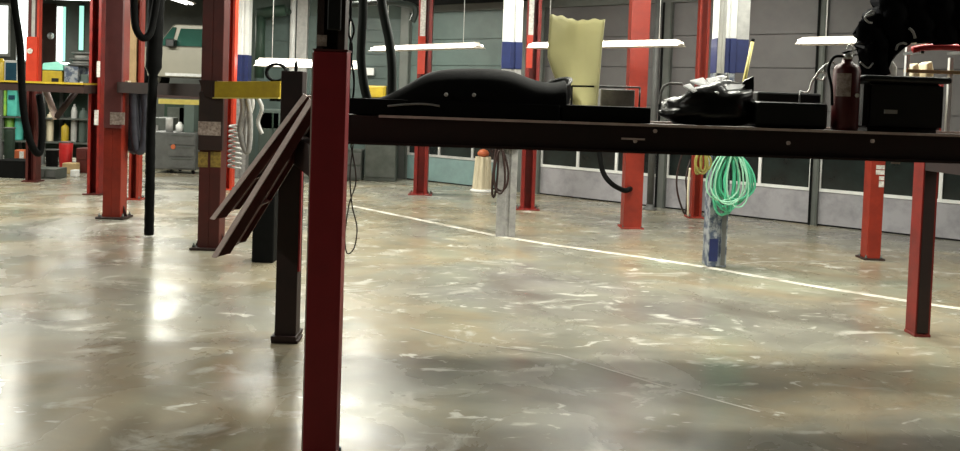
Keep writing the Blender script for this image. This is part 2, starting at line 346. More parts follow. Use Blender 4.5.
def column(px, py, wpx, h, m, label, deep=None, shape='channel', rz=0.0, plate=(1.7, 1.5), plate_m=None, group=None, name='lift_column'):
    base, w = fit(px, py, wpx, (deep or 1.0) if deep is None else 1.0); d = deep or w
    t = thing(name, label, 'lift column', (base.x, base.y + d / 2, 0), rz, group)
    c = obj('column', channel(w, d, h) if shape == 'channel' else boxcol(w, d, h), m, t, bev=0.006)
    if plate: base_plate(t, w * plate[0], d * plate[1], plate_m or m)
    t['w'] = w; t['d'] = d
    return t
def sticker(t, y0, y1, z0, z1, m='paper', off=0.004, name='sticker', label=None):
    """sticker on the front of a column; y0,y1 are fractions of the width."""
    w, d = t['w'], t['d']; bm = bmn(); box(bm, -w / 2 + y0 * w, -w / 2 + y1 * w, -d / 2 - off, -d / 2 - 0.0005, z0, z1)
    o = obj(name, bm, m, t)
    return o
def zat(py, px, Y): return Q(px, py, Y).z

# --- foreground four-post lift
DZ = 1.585                                                # height of the runway tops
pN = G(318.5, 470); pB = G(287, 343); pP = G(917, 337)
lift = thing('four_post_lift', 'dark brown four-post vehicle lift in front with crimson near post and lowered ramps', 'vehicle lift', (0, 0, 0))
def lcol(p, w, d, h, m, shape, plate=True, pm=None):
    bm = channel(w, d, h) if shape == 'c' else boxcol(w, d, h)
    for v in bm.verts: v.co += Vector((p.x, p.y + d / 2, 0))
    c = obj('column', bm, m, lift, bev=0.005)
    if plate:
        pw, pd = w * plate[0], d * plate[1]
        bm = bmn(); box(bm, p.x - pw / 2, p.x + pw / 2, p.y + d / 2 - pd / 2, p.y + d / 2 + pd / 2, 0, 0.022); b = obj('base_plate', bm, pm or m, c, bev=0.004)
        for i in (-1, 1):
            for j in (-1, 1):
                bm = bmn(); lathe(bm, [(0.017, 0.022), (0.017, 0.04), (0.009, 0.041), (0.009, 0.062)], 6, c=(p.x + i * (pw / 2 - 0.03), p.y + d / 2 + j * (pd / 2 - 0.03), 0)); obj('bolt', bm, 'dgrey', c)
    return c
topN = Q(331, 51, pN.y).z
cN = lcol(pN, 0.15, 0.10, topN, 'crimson', 'b', (1.4, 1.7)); cN['label'] = 'crimson painted near post'
# pale strip paints the light on the near post's left edge
bm = bmn(); box(bm, pN.x - 0.075 - 0.005, pN.x - 0.075, pN.y + 0.002, pN.y + 0.03, 0.03, topN - 0.01); obj('edge_strip', bm, 'flange', cN)
bm = bmn(); box(bm, pN.x - 0.078, pN.x + 0.078, pN.y - 0.003, pN.y + 0.11, topN, topN + 0.008); obj('top_cap', bm, 'maroon', cN)
# inner mast rising from the near post
bm = channel(0.125, 0.09, 1.25)
for v in bm.verts: v.co += Vector((pN.x - 0.002, pN.y + 0.055, topN + 0.008))
ms = obj('inner_mast', bm, 'brown', lift)
bm = bmn(); box(bm, pN.x - 0.062, pN.x - 0.018, pN.y + 0.006, pN.y + 0.0098, topN + 0.02, topN + 0.07); obj('sticker', bm, 'pinkpaper', ms)
bm = bmn(); box(bm, pN.x - 0.015, pN.x + 0.045, pN.y - 0.02, pN.y + 0.0098, topN + 0.09, topN + 0.32); obj('lock_box', bm, 'black', ms, bev=0.006)
pB, wB = fit(287, 343, 26, 0.9)
cB = lcol(pB, wB, wB * .9, Q(293, 71, pB.y).z, 'beam', 'b', (1.25, 1.25)); cB['label'] = 'near-black far left post with thick base'
bm = bmn(); box(bm, pB.x - wB * .62, pB.x + wB * .55, pB.y - 0.03, pB.y + 0.19, 0.022, 0.05); obj('base_block', bm, 'beam', cB)
bm = bmn(); zt = Q(293, 71, pB.y).z; lathe(bm, [(0.012, 0), (0.012, 0.05), (0.006, 0.07)], 10, c=(pB.x + 0.01, pB.y + 0.07, zt)); obj('lifting_pin', bm, 'black', cB)
pP, wP = fit(917, 337, 26, 1.3)
bm = bmn(); box(bm, pB.x + wB / 2, pB.x + wB / 2 + .012, pB.y + .0, pB.y + .04, Q(305, 272, pB.y).z, 1.4); o = obj('edge_strip', bm, 'crimson', cB); o['label'] = 'crimson strip on the edge'
cP = lcol(pP, wP, wP * 1.3, 1.95, 'red', 'c', (1.08, 1.05))
bm = bmn(); box(bm, pP.x - wP * .40, pP.x + wP * .34, pP.y - .004, pP.y + .05, .03, 1.9); obj('channel_shade', bm, 'beam', cP); cP['label'] = 'red channel post at the right end'  # dark box added to paint the shade inside the open channel
pR = Vector((pP.x + 0.35, pN.y + 0.05, 0)); lcol(pR, 0.172, 0.15, 1.95, 'crimson', 'b', (1.35, 1.4))
# runways, near and far (slightly toed so the near edge recedes to the right)
YN = 4.42
RX0 = Q(312, 110, YN).x; RX1 = 3.55
sk = 0.045                                                # drift in y per metre of x
RWM = Matrix(((1, 0, 0, RX0), (sk, 1, 0, YN), (0, 0, 1, 0), (0, 0, 0, 1)))
zb = Q(540, 150, YN + 0.05).z
RL = RX1 - RX0
def runway(y0, label):
    bm = bmn()
    box(bm, 0, RL, y0, y0 + 0.42, DZ - 0.02, DZ, RWM)                         # tread plate
    box(bm, 0, RL, y0, y0 + 0.012, zb, DZ - 0.02, RWM); box(bm, 0, RL, y0 + .408, y0 + 0.42, zb, DZ - 0.02, RWM)
    box(bm, 0, RL, y0 - 0.03, y0, zb, zb + 0.012, RWM); box(bm, 0, RL, y0 + .42, y0 + 0.45, zb, zb + 0.012, RWM)
    for q in range(8): box(bm, 0.3 + q * RL / 8, 0.31 + q * RL / 8, y0 + .012, y0 + .408, zb + .02, DZ - .02, RWM)
    r = obj('runway', bm, 'beam', lift); r['label'] = label
    bm = bmn(); box(bm, RL * 0.08, RL, y0 - 0.010, y0, DZ - 0.008, DZ + 0.006, RWM); obj('edge_highlight', bm, 'flange', r)  # pale strip paints the highlight on the runway's top edge
    return r
rN = runway(0, 'near runway with oily dark brown side'); rF = runway(0.72, 'far runway behind the near one')
# small details on the near runway side: bolts and pale marks
for px, py in ((635, 141), (788, 143), (655, 131), (872, 141)):
    p = Q(px, py, YN + sk * (Q(px, py, YN).x - RX0) - 0.002)
    bm = bmn(); lathe(bm, [(0.012, 0), (0.012, 0.01), (0.006, 0.012)], 6, mtx=Matrix.Translation(p) @ Matrix.Rotation(PI / 2, 4, 'X')); obj('bolt', bm, 'flange', rN)
for px0, px1, py in ((624, 648, 139.5), (905, 914, 165.3)):
    a = Q(px0, py, YN - 0.012); b = Q(px1, py, YN - 0.012)
    bm = bmn(); yy = YN + sk * (a.x - RX0); box(bm, a.x, b.x, yy - 0.006, yy - 0.001, a.z - 0.004, a.z + 0.006); obj('pale_plate', bm, 'flange', rN)  # thin pale plates on the runway side
# pale flange stretch near the right end
# cross beams
def crossbeam(a, b, z0, z1, w=0.11):
    d = (b - a); L = d.length; rz = math.atan2(d.y, d.x)
    bm = bmn(); box(bm, 0, L, -w / 2, w / 2, z0, z1, Matrix.Translation((a.x, a.y, 0)) @ Matrix.Rotation(rz, 4, 'Z')); return obj('cross_beam', bm, 'beam', lift)
crossbeam(Vector((pN.x, pN.y + .14, 0)), Vector((pB.x, pB.y + .02, 0)), zb - 0.16, zb)
crossbeam(Vector((pR.x, pR.y + .14, 0)), Vector((pP.x, pP.y + .03, 0)), zb - 0.16, zb)
# ramps hanging from the left end
def ramp(pt, pb, y0, wd, label):
    a = Q(*pt, y0); b = Q(*pb, y0)
    a = Vector((a.x, 0, a.z)); b = Vector((b.x, 0, b.z)); d = (a - b).normalized(); nrm = Vector((d.z, 0, -d.x))   # nrm points to the underside/right
    th = 0.045; bm = bmn()
    def R(u, v): p = b + d * u + nrm * v; return (p.x, p.z)
    L = (a - b).length
    prism(bm, [R(0, 0), R(L, 0), R(L, 0.006), R(0, 0.006)], y0, y0 + wd)
    r = obj('ramp', bm, 'maroon', lift); r['label'] = label
    bm = bmn(); a_ = [R(-.01, -0.016), R(L, -0.016), R(L, 0.014), R(0.01, 0.014)]
    fr = [bm.verts.new((x_, y0 - (0.030 if i_ in (2, 3) else 0.006), z_)) for i_, (x_, z_) in enumerate(a_)]; bk = [bm.verts.new((x_, y0, z_)) for x_, z_ in a_]
    bm.faces.new(fr); bm.faces.new(bk[::-1])
    for i_ in range(4): bm.faces.new((fr[i_], bk[i_], bk[(i_ + 1) % 4], fr[(i_ + 1) % 4]))
    obj('near_flange', bm, 'flange', r)  # slanted lip, coloured pale to paint the light along the ramp's edge
    bm = bmn(); prism(bm, [R(.01, 0.012), R(L, 0.012), R(L, 0.06), R(0.06, 0.06)], y0 - 0.006, y0); obj('side_web', bm, 'maroon', r)
    bm = bmn(); prism(bm, [R(0, 0), R(L, 0), R(L, 0.032), R(0.03, 0.032)], y0 + wd, y0 + wd + .012); obj('far_flange', bm, 'maroon', r)
    for q in range(2):
        u = 0.3 + q * (L - 0.12) / 2
        bm = bmn(); prism(bm, [R(u, 0.006), R(u + 0.012, 0.006), R(u + 0.012, 0.028), R(u, 0.028)], y0, y0 + wd); obj('stiffener', bm, 'maroon', r)
    return r
ramp((312, 100), (215, 257), YN - 0.02, 0.42, 'near ramp hanging lowest')
ramp((306, 95), (213, 219), YN + 0.72, 0.42, 'far ramp hanging behind')

# --- far-left lift (columns A and B, runway and braces)
ll = thing('vehicle_lift', 'brown and red lift with braced runway at the far left beyond the clutter', 'vehicle lift')
pA = G(32, 182); pBB = G(94, 195)
def addcol(par, p, wpx, h, m, plate=1.5, shape='c', dd=None):
    p.x *= 1.004; w = wpx / F * p.y * .8; d = dd or w
    bm = channel(w, d, h) if shape == 'c' else boxcol(w, d, h)
    for v in bm.verts: v.co += Vector((p.x, p.y + d / 2, 0))
    c = obj('column', bm, m, par, bev=0.005)
    bm = bmn(); box(bm, p.x - w * plate / 2, p.x + w * plate / 2, p.y - w * .25, p.y + d + w * .25, 0, 0.022); obj('base_plate', bm, 'maroon', c)
    return c, w, d
c1, wA, dA = addcol(ll, pA, 13, Q(33, 38, pA.y).z, 'maroon')
zt = Q(33, 38, pA.y).z; z82 = Q(33, 83, pA.y).z
bm = bmn(); box(bm, pA.x - wA * .52, pA.x + wA * .52, pA.y - 0.02, pA.y, z82, zt + 0.02); s_ = obj('carriage', bm, 'vivid', c1); s_['label'] = 'bright orange-red upper carriage'
bm = bmn(); lathe(bm, [(0.05, 0), (0.045, 0.012)], 14, mtx=Matrix.Translation(Q(30, 51, pA.y - 0.021)) @ Matrix.Rotation(PI / 2, 4, 'X')); obj('reflector', bm, 'paper', s_)
for q in (-.35, 0, .35):
    bm = bmn(); box(bm, pA.x + wA * q - .03, pA.x + wA * q + .03, pA.y + .02, pA.y + .1, zt, 4.2); obj('guide_rail', bm, 'maroon' if q else 'lgrey', c1)
bm = bmn(); box(bm, pA.x + wA * .42, pA.x + wA * .62, pA.y + .0, pA.y + .1, z82, 4.2); obj('side_rail', bm, 'vivid', c1)
c2, wBB, dBB = addcol(ll, pBB, 15, 4.3, 'red')
bm = bmn(); box(bm, pBB.x + wBB * .18, pBB.x + wBB * .46, pBB.y - 0.006, pBB.y, Q(97, 77, pBB.y).z, Q(97, 61, pBB.y).z); obj('label_sticker', bm, 'paper', c2)
bm = bmn(); box(bm, pBB.x + wBB * .05, pBB.x + wBB * .4, pBB.y - 0.006, pBB.y, Q(97, 125, pBB.y).z, Q(97, 110, pBB.y).z); obj('label_sticker', bm, 'paper', c2)
# runway between them
a = Vector((pA.x - 2.6, pA.y + 0.5, 0)); b = Vector((pBB.x, pBB.y + .02, 0))
zr0, zr1 = Q(60, 92, 13.4).z, Q(60, 84, 13.4).z
dv = b - a; rz = math.atan2(dv.y, dv.x); L = dv.length; RM2 = Matrix.Translation(a) @ Matrix.Rotation(rz, 4, 'Z')
bm = bmn(); box(bm, 0, L, -.2, .2, zr0, zr1, RM2); rr = obj('runway', bm, 'brown', ll)
bm = bmn(); box(bm, 0, L, -.22, .2, zr1, zr1 + .03, RM2); obj('yellow_edge', bm, 'yellow', rr)
def brace(a, b, r, m, par): bm = bmn(); tube(bm, [a, b], r, 8); return obj('brace', bm, m, par)
brace(Q(45, 88, 13.5), Q(56, 118, 13.3), .05, 'flange', ll); brace(Q(77, 90, 13.4), Q(56, 118, 13.3), .05, 'brown', ll)

# --- middle-left lift (columns C and E, beam, yellow arm)
ml = thing('two_post_lift', 'maroon lift with yellow arm and stickered posts, left of the hanging ramps', 'vehicle lift')
pC = G(114.5, 219); pE = G(211, 250)
def full(par, p, wpx, h, m, pm):
    W = wpx / F * p.y; w = W / (1 + .9 * abs(p.x / p.y)); p.x -= (W - w) / 2; d = w * .9; bm = channel(w, d, h, lip=.5)
    for v in bm.verts: v.co += Vector((p.x, p.y + d / 2, 0))
    c = obj('column', bm, m, par, bev=0.006)
    bm = bmn(); box(bm, p.x - w * .78, p.x + w * .78, p.y - .06, p.y + d + .05, 0, 0.025); bp = obj('base_plate', bm, pm, c, bev=.004)
    for i in (-1, 1):
        bm = bmn(); prism(bm, [(p.x + i * w * .5, .025), (p.x + i * w * .72, .025), (p.x + i * w * .5, .16)], p.y + d / 2 - .01, p.y + d / 2 + .01); obj('gusset', bm, pm, c)
        for j in (0, 1):
            bm = bmn(); lathe(bm, [(0.018, 0.025), (0.018, 0.045), (0.01, 0.046), (0.01, 0.07)], 6, c=(p.x + i * w * .66, p.y + j * d, 0)); obj('bolt', bm, 'dgrey', c)
    return c, w, d
cC, wC, dC = full(ml, pC, 25, 4.3, 'orange', 'brown'); cC['label'] = 'orange-red post with two stickers'
cE, wE, dE = full(ml, pE, 28, 4.3, 'maroon', 'brown'); cE['label'] = 'maroon post with yellow stickers'
# carriages
def carriage(p, w, d, x0, x1, y0, y1, m, par, px):
    z0 = Q(px, y1, p.y).z; z1 = Q(px, y0, p.y).z; bm = bmn(); box(bm, p.x + x0 * w, p.x + x1 * w, p.y - 0.05, p.y, z0, z1); return obj('carriage', bm, m, par, bev=.006)
kC = carriage(pC, wC, dC, -.42, .55, -20, 128, 'plum', cC, 117)
kE = carriage(pE, wE, dE, -.5, .62, 92, 150, 'brown', cE, 212)
def stk(px0, px1, py0, py1, Y, m, par):
    a = Q(px0, py1, Y); b = Q(px1, py0, Y); bm = bmn(); box(bm, a.x, b.x, Y - .004, Y, a.z, b.z); return obj('sticker', bm, m, par)
stk(110, 125, 112.5, 124.5, pC.y - .0505, 'pinkpaper', kC)
stk(198, 221, 122, 135, pE.y - .0505, 'pinkpaper', kE)
stk(198, 208, 152, 167, pE.y - .0005, 'ysticker', cE); stk(210.5, 221, 152, 167, pE.y - .0005, 'ysticker', cE)
# beam between C and E
a = Vector((pC.x + .1, pC.y + .0, 0)); b = Vector((pE.x + .1, pE.y - .12, 0)); dv = b - a; RM3 = Matrix.Translation(a) @ Matrix.Rotation(math.atan2(dv.y, dv.x), 4, 'Z')
z0 = Q(190, 96, 9.3).z; z1 = Q(190, 84, 9.3).z
bm = bmn(); box(bm, 0, dv.length, -.06, .06, z0, z1, RM3); bb = obj('cross_beam', bm, 'brown', ml)
# swing arm, yellow, from E to the right
a0 = Q(218, 89, pE.y - .12); a1 = Q(283, 90, pE.y - .35)
h = 15.5 / F * pE.y; dv = Vector((a1.x - a0.x, a1.y - a0.y, 0)); AM = Matrix.Translation((a0.x, a0.y, 0)) @ Matrix.Rotation(math.atan2(dv.y, dv.x), 4, 'Z')
zc0 = Q(218, 89.5, pE.y - .12).z; zc1 = Q(283, 89.5, pE.y - .35).z
bm = bmn(); prism(bm, [(0, zc0 - h / 2), (dv.length, zc1 - h / 2), (dv.length, zc1 + h / 2), (0, zc0 + h / 2)], -.06, .06, 'Y', AM); ar = obj('swing_arm', bm, 'yellow', ml, bev=.004)
bm = bmn(); prism(bm, [(0, zc0 - h / 2 - .012), (dv.length, zc1 - h / 2 - .012), (dv.length, zc1 - h / 2), (0, zc0 - h / 2)], -.09, .07, 'Y', AM); obj('arm_lip', bm, 'pyellow', ar)
bm = bmn(); prism(bm, [(-.12, zc0 - h / 2), (0.02, zc0 - h / 2), (0.02, zc0 + h / 2 + .01), (-.2, zc0 + h / 2 + .01)], -.05, .05, 'Y', AM); obj('arm_hinge', bm, 'brown', ar)
bm = bmn(); prism(bm, [(dv.length - .12, zc1 - h / 2 - .04), (dv.length + .0, zc1 - h / 2 - .04), (dv.length, zc1 - h / 2 - .012), (dv.length - .12, zc1 - h / 2 - .012)], -.05, .05, 'Y', AM); obj('lift_pad', bm, 'matte', ar)

# --- single columns
cB2 = column(135, 200, 14, 4.3, 'orange', 'narrow orange-red lift post behind the stickered post, half covered by grey hose loops', shape='channel')
bm = bmn(); w_, d_ = cB2['w'], cB2['d']; zt = Q(133, 88, cB2.location.y).z; box(bm, -w_ / 2 - .02, w_ * .12, -d_ / 2 - .03, -d_ / 2, zt, 3.9); obj('tan_guard', bm, 'tan', cB2)
cF = column(228, 190, 13, 4.3, 'vivid', 'orange lift post mostly hidden behind the maroon yellow-stickered post', shape='channel')
cI = column(420.5, 195, 15, 4.3, 'red', 'red lift post with white upper strip, nearest the teal overhead door')
w, d = cI['w'], cI['d']; YY = cI.location.y - d / 2
sticker(cI, 0.12, 0.5, Q(420, 36, YY).z, 3.9, 'paper', name='white_strip')
cK = column(527, 210, 15, 4.3, 'red', 'red lift post with white upper strip, just behind the grey and blue support column')
YY = cK.location.y - cK['d'] / 2; sticker(cK, 0.1, 0.45, Q(530, 35, YY).z, 3.9, 'paper', name='white_strip')
sticker(cK, 0.02, 0.45, Q(530, 68, YY).z, Q(530, 35, YY).z, 'vivid', name='orange_band')
YY = cI.location.y - cI['d'] / 2; sticker(cI, 0.02, 0.55, Q(420, 74, YY).z, Q(420, 36, YY).z, 'vivid', name='orange_band')
cL = column(630.5, 229, 22, 4.3, 'orange', 'wide plain red lift post, in front of the middle pale grey door', shape='box', plate=(1.25, 1.2))
cN2 = column(695, 218, 13, 4.3, 'orange', 'orange-red lift post left of the column carrying the green hose', plate=(1.8, 1.6))
cO = column(870, 260, 21, 1.9, 'orange', 'orange-red lift post with white labels near the right end of the runway', shape='box', plate=(1.5, 1.4), plate_m='brown')
YY = cO.location.y - cO['d'] / 2
for i, (x0, x1, y0, y1) in enumerate(((.35, .95, 165, 169), (.35, .95, 170, 174.5), (.6, .95, 176, 180), (.6, .95, 181, 187))): sticker(cO, x0, x1, Q(875, y1, YY).z, Q(875, y0, YY).z, 'paper')
bm = bmn(); pO = cO.location; w, d = cO['w'], cO['d']
box(bm, -w * .38, w * .38, -d * .38, d * .38, 1.9, 4.3); obj('inner_mast', bm, 'orange', cO)

# --- building support columns, grey below, blue band, white above
def support(px, py, wpx, blue0, blue1, pxt, label, lowm='grey', depth=None):
    b, w = fit(px, py, wpx, 1.0); d = depth or w
    t = thing('support_column', label, 'column', (b.x, b.y + d / 2, 0), 0, None)
    zb0 = Q(pxt, blue1, b.y).z; zb1 = Q(pxt, blue0, b.y).z
    def hcol(z0, z1, m, nm, g_=0.0):
        bm = bmn(); a = w / 2 + g_; e = d / 2 + g_; tt = w * .18
        prism(bm, [(-a, -e), (-a + w * .45, -e), (-a + w * .45, -e + .02), (a - w * .35, -e + .02), (a - w * .35, -e), (a, -e), (a, e), (-a, e)], z0, z1, 'Z')
        return obj(nm, bm, m, t, bev=.006)
    hcol(0, zb0, lowm, 'lower_section'); bl = hcol(zb0, zb1, 'blue', 'blue_band', .006); hcol(zb1, HC, 'white', 'upper_section')
    t['w'] = w; t['d'] = d
    return t
sJ = support(505, 237, 20, 42, 69, 513, 'grey support column with blue band and white top, hoses hung on it')
sM = support(714, 267, 24, 38, 73, 722, 'worn blue-grey support column carrying the bright green hose coil', 'bluegrey', .22)
sL = support(241, 178, 15, 55, 82, 248, 'white and blue support column behind the yellow lift arm')
b = sM.location; w, d = sM['w'], sM['d']
for i, x in enumerate((-.52, -.34)):
    bm = bmn(); tube(bm, [(w * x + .02, -d / 2 - .03, Q(722, 73, 8.6).z), (w * x + .02, -d / 2 - .03, HC)], .022, 10); obj('conduit', bm, 'white', sM)
bm = bmn(); box(bm, w / 2, w / 2 + .14, -d / 2 + .03, d / 2, Q(740, 72, 8.6).z, Q(740, 38, 8.6).z); obj('side_box', bm, 'blue', sM)
bm = bmn(); box(bm, w / 2, w / 2 + .14, -d / 2 + .03, d / 2, Q(740, 38, 8.6).z, HC); obj('side_duct', bm, 'lgrey', sM)
bm = bmn(); box(bm, -w / 2 + .01, -w / 2 + .1, -d / 2 - .003, -d / 2, .06, .3); o = obj('blue_paint_patch', bm, 'blue', sM)
bm = bmn(); box(bm, w * .18, w * .42, -d / 2 - .002, -d / 2 + .018, .02, .6); obj('dark_recess', bm, 'cab', sM)

# --- hoses and cables
def coil(center, rx, rz, n, r, m, label, cat='hose', depth=.1, jit=.25, axis=None, name='hose_coil', tail=None, seed=1, droop=.0, loops_as='one'):
    rnd = random.Random(seed); pts = []
    N = 22 * n
    for i in range(N + 1):
        t = i / 22 * 2 * PI; q = 1 + jit * (math.sin(i / 22 * 1.7 + seed) * .5 + (rnd.random() - .5) * .04)
        lp = int(i / 22); ww = (1.0, .45, .8, .3, .65, .9, .5, .7)[(lp + seed) % 8]; x = rx * q * math.sin(t) * ww + rx * .35 * math.sin(lp * 2.4 + seed); z = rz * (1 + jit * .6 * math.sin(i / 22 * 2.3 + seed * 2)) * math.cos(t)
        x *= 0.55 + 0.45 * (1 - (z / rz)) / 2 * 1.3
        pts.append(Vector(center) + Vector((x, -depth * (i / N) - .02 * math.sin(i / 22), z - rz)))
    if tail: pts += [Vector(center) + Vector(p) for p in tail]
    bm = bmn(); tube(bm, pts, r, 7); o = obj(name, bm, m); return tag(o, label, cat)
cM = Q(729, 150, sM.location.y - sM['d'] / 2 - .06)
coil(cM + Vector((0, -.03, .03)), .20, .31, 11, .012, 'green', 'bright green hose coil hanging on the worn blue-grey column', jit=.5, seed=3, depth=.1)
coil(cM + Vector((-.02, -.15, .03)), .23, .29, 4, .009, 'mint', 'pale mint hose loops hanging outermost over the bright green coil', jit=.2, seed=5, depth=.06)
coil(Q(700, 150, sM.location.y - .33) + Vector((.0, 0, .03)), .09, .13, 4, .012, 'olive', 'olive yellow hose bundle hanging left of the green coil', jit=.3, seed=8)
# bracket on the support column
bm = bmn(); box(bm, -.34, .3, -sM['d'] / 2 - .22, -sM['d'] / 2 - .0, Q(722, 149, 8.5).z, Q(722, 145, 8.5).z); obj('hose_bracket', bm, 'maroon', sM)
cJ = Q(499, 148, sJ.location.y - sJ['d'] / 2 - .06)
coil(cJ + Vector((0, 0, .02)), .12, .29, 3, .014, 'brown', 'dark brown hose loops hanging on the grey support column', jit=.25, seed=2)
bm = bmn(); box(bm, -.22, .12, -sJ['d'] / 2 - .14, -sJ['d'] / 2, Q(500, 147, 10).z, Q(500, 143, 10).z); obj('hose_bracket', bm, 'maroon', sJ)
# beige bollard
p = G(482, 192); t = thing('bollard', 'cream fluted bollard with orange cap standing against the teal overhead door', 'bollard', (p.x, p.y + .1, 0))
bm = bmn(); h = Q(483, 157, p.y).z; prof = []
N = 40
lo = [bm.verts.new(((.17 + .012 * math.cos(8 * 2 * PI * k / N)) * math.cos(2 * PI * k / N), (.17 + .012 * math.cos(8 * 2 * PI * k / N)) * math.sin(2 * PI * k / N), .05)) for k in range(N)]
hi = [bm.verts.new(((.12 + .022 * math.cos(8 * 2 * PI * k / N)) * math.cos(2 * PI * k / N), (.12 + .022 * math.cos(8 * 2 * PI * k / N)) * math.sin(2 * PI * k / N), h)) for k in range(N)]
for k in range(N): bm.faces.new((lo[k], lo[(k + 1) % N], hi[(k + 1) % N], hi[k]))
bm.faces.new(lo[::-1]); bm.faces.new(hi); obj('padding', bm, 'cream', t)
bm = bmn(); lathe(bm, [(.22, 0), (.22, .03), (.18, .05)], 20); obj('foot', bm, 'white', t)
bm = bmn(); lathe(bm, [(.05, h), (.10, h + .02), (.11, h + .07), (.07, h + .12), (.01, h + .14)], 16); obj('cap', bm, 'rust', t)
# black hose swooping to the wide red post
p0 = Q(598, 148, 10.8); pts = spline([p0 + Vector((-.1, 0, .3)), p0, Q(603, 172, 10.8), Q(612, 184, 10.8), Q(623, 190, 10.95), Q(628, 190, 11.0)])
bm = bmn(); tube(bm, pts + [cL.location + Vector((-.05, -cL['d'] / 2 - .0, Q(628, 190, 11).z))], .035, 8); tag(obj('air_hose', bm, 'matte'), 'black hose swooping down to the wide plain red post', 'hose')
# thin cable on the orange post
pts = spline([Q(683, 150, 12.0), Q(677, 175, 12.0), Q(678, 195, 12.0), Q(685, 214, 12.0), Q(687, 195, 12.0), Q(686, 178, 12.0), Q(690, 160, 12.1)])
bm = bmn(); tube(bm, pts, .014, 6); tag(obj('cable', bm, 'brown'), 'thin dark cable looped beside the orange-red post left of the green coil', 'cable')
pts = spline([Q(690, 168, 11.9), Q(688, 190, 11.9), Q(688, 216, 11.9)]); bm = bmn(); tube(bm, pts, .016, 6); tag(obj('cable', bm, 'cream'), 'straight pale cable hanging beside the orange-red post left of the green coil', 'cable')

# hanging exhaust hose at the left, with its second loop
p = G(149, 237)
pts = spline([(Q(157, -30, p.y)), Q(156, 5, p.y), Q(154, 60, p.y), Q(151, 120, p.y), Q(150, 180, p.y), Q(149, 235, p.y)])
r = [(.085 if q.z > 1.9 else .05) + .004 * (i % 2) for i, q in enumerate(pts)]
bm = bmn(); tube(bm, [pts[0] + Vector((0, 0, HC - pts[0].z))] + pts, [.085] + r, 12); tag(obj('exhaust_hose', bm, 'matte'), 'black exhaust hose hanging straight from the ceiling down to the floor', 'hose')
pts = spline([Q(135, -25, 9.0), Q(134, 5, 9.0), Q(136, 28, 9.0), Q(143, 38, 9.0), Q(150, 33, 9.05), Q(154, 15, 9.1), Q(158, -12, 9.1)])
bm = bmn(); tube(bm, [pts[0] + Vector((0, 0, HC - pts[0].z))] + pts + [pts[-1] + Vector((0, 0, HC - pts[-1].z))], .04, 10); tag(obj('exhaust_hose', bm, 'matte'), 'black hose hanging in a U-shaped loop from the ceiling at upper left', 'hose')
# thin black diagonal hose at the far left
pts = spline([Q(12, -20, 8.5), Q(15, 10, 8.5), Q(20, 45, 8.5), Q(22, 90, 8.5), Q(25, 120, 8.5), Q(32, 146, 8.5), Q(40, 152, 8.6), Q(42, 120, 8.7), Q(39, 95, 8.8)])
bm = bmn(); tube(bm, [pts[0] + Vector((0, 0, HC - pts[0].z))] + pts, .035, 10); tag(obj('air_hose', bm, 'matte'), 'black hose dropping from the ceiling at the far left edge and looping up', 'hose')
# slate grey hose loops over the narrow post
for i, (x, dx, b_) in enumerate(((129, 5, 140), (134, 6, 150), (140, 6, 151))):
    Y = 10.9 - .14 * i
    pts = spline([Q(x - dx, 90, Y), Q(x - dx, 118, Y), Q(x - dx * .6, b_ - 6, Y), Q(x, b_, Y), Q(x + dx * .7, b_ - 8, Y), Q(x + dx, 118, Y), Q(x + dx - 1, 90, Y)])
    bm = bmn(); tube(bm, pts, .055, 10); tag(obj('hose_loop', bm, 'bluecloth'), ['slate grey hose loop hanging leftmost beside the orange-red stickered post', 'slate grey hose loop hanging between two other loops on the left beam', 'slate grey hose loop hanging rightmost, next to the black exhaust hose'][i], 'hose', 'slate grey hose loops')
    p1 = pts[0]; p2 = pts[-1]
a = Q(122, 89, 10.8); b = Q(148, 89, 10.5); bm = bmn(); box(bm, pC.x + .1, b.x + .1, 10.52, 10.95, a.z - .01, a.z + .03); hb = obj('hose_rail', bm, 'brown', ml)
for i, (px, m) in enumerate(((118, 'cardboard'), (126, 'cream'), (133, 'redp'), (141, 'paper'))):
    q = Q(px, 86.5, 10.62); bm = bmn(); box(bm, q.x - .04, q.x + .045, 10.57, 10.67, a.z + .03, a.z + .03 + (.05, .08, .035, .045)[i]); tag(obj(('cardboard_box', 'parts_box', 'rag', 'parts_box')[i], bm, m, bev=.008), ('tiny brown box on the brown lift beam', 'tiny cream box on the brown lift beam', 'small red rag on the brown lift beam', 'tiny white box at the right end of the brown lift beam')[i], ('box', 'box', 'rag', 'box')[i])

# coiled hose and cable bundle right of the maroon post
c = Q(235, 145, 9.2); bm = bmn(); pts = []
N = 9 * 16; zt = Q(236, 124, 9.2).z; zb_ = Q(234, 168, 9.2).z
for i in range(N + 1):
    a = i / 16 * 2 * PI; pts.append((c.x + .065 * math.cos(a), c.y + .065 * math.sin(a), zt + (zb_ - zt) * i / N))
pts = [(c.x + .065, c.y, zt + .25)] + pts
tube(bm, pts, .014, 6); tag(obj('coiled_hose', bm, 'lgrey'), 'pale grey spring-coiled air hose hanging right of the maroon yellow-stickered post', 'hose')
for i, (pxs, m, r) in enumerate((([(241, 92), (243, 110), (240, 130), (245, 150), (249, 148), (250, 120), (247, 95)], 'grey', .03), ([(250, 92), (252, 105), (246, 125), (246, 148)], 'lgrey', .03), ([(256, 95), (262, 108), (258, 122), (262, 134)], 'lgrey', .022))):
    pts = spline([Q(x, y, 8.9 + .1 * i) for x, y in pxs]); bm = bmn(); tube(bm, pts, r, 8)
    tag(obj('cable_bundle', bm, m), ['grey looped cable hanging under the yellow arm', 'pale straight cable hanging under the yellow arm beside the grey loop', 'pale kinked cable hanging rightmost under the yellow arm'][i], 'cable', 'cables under the yellow arm')

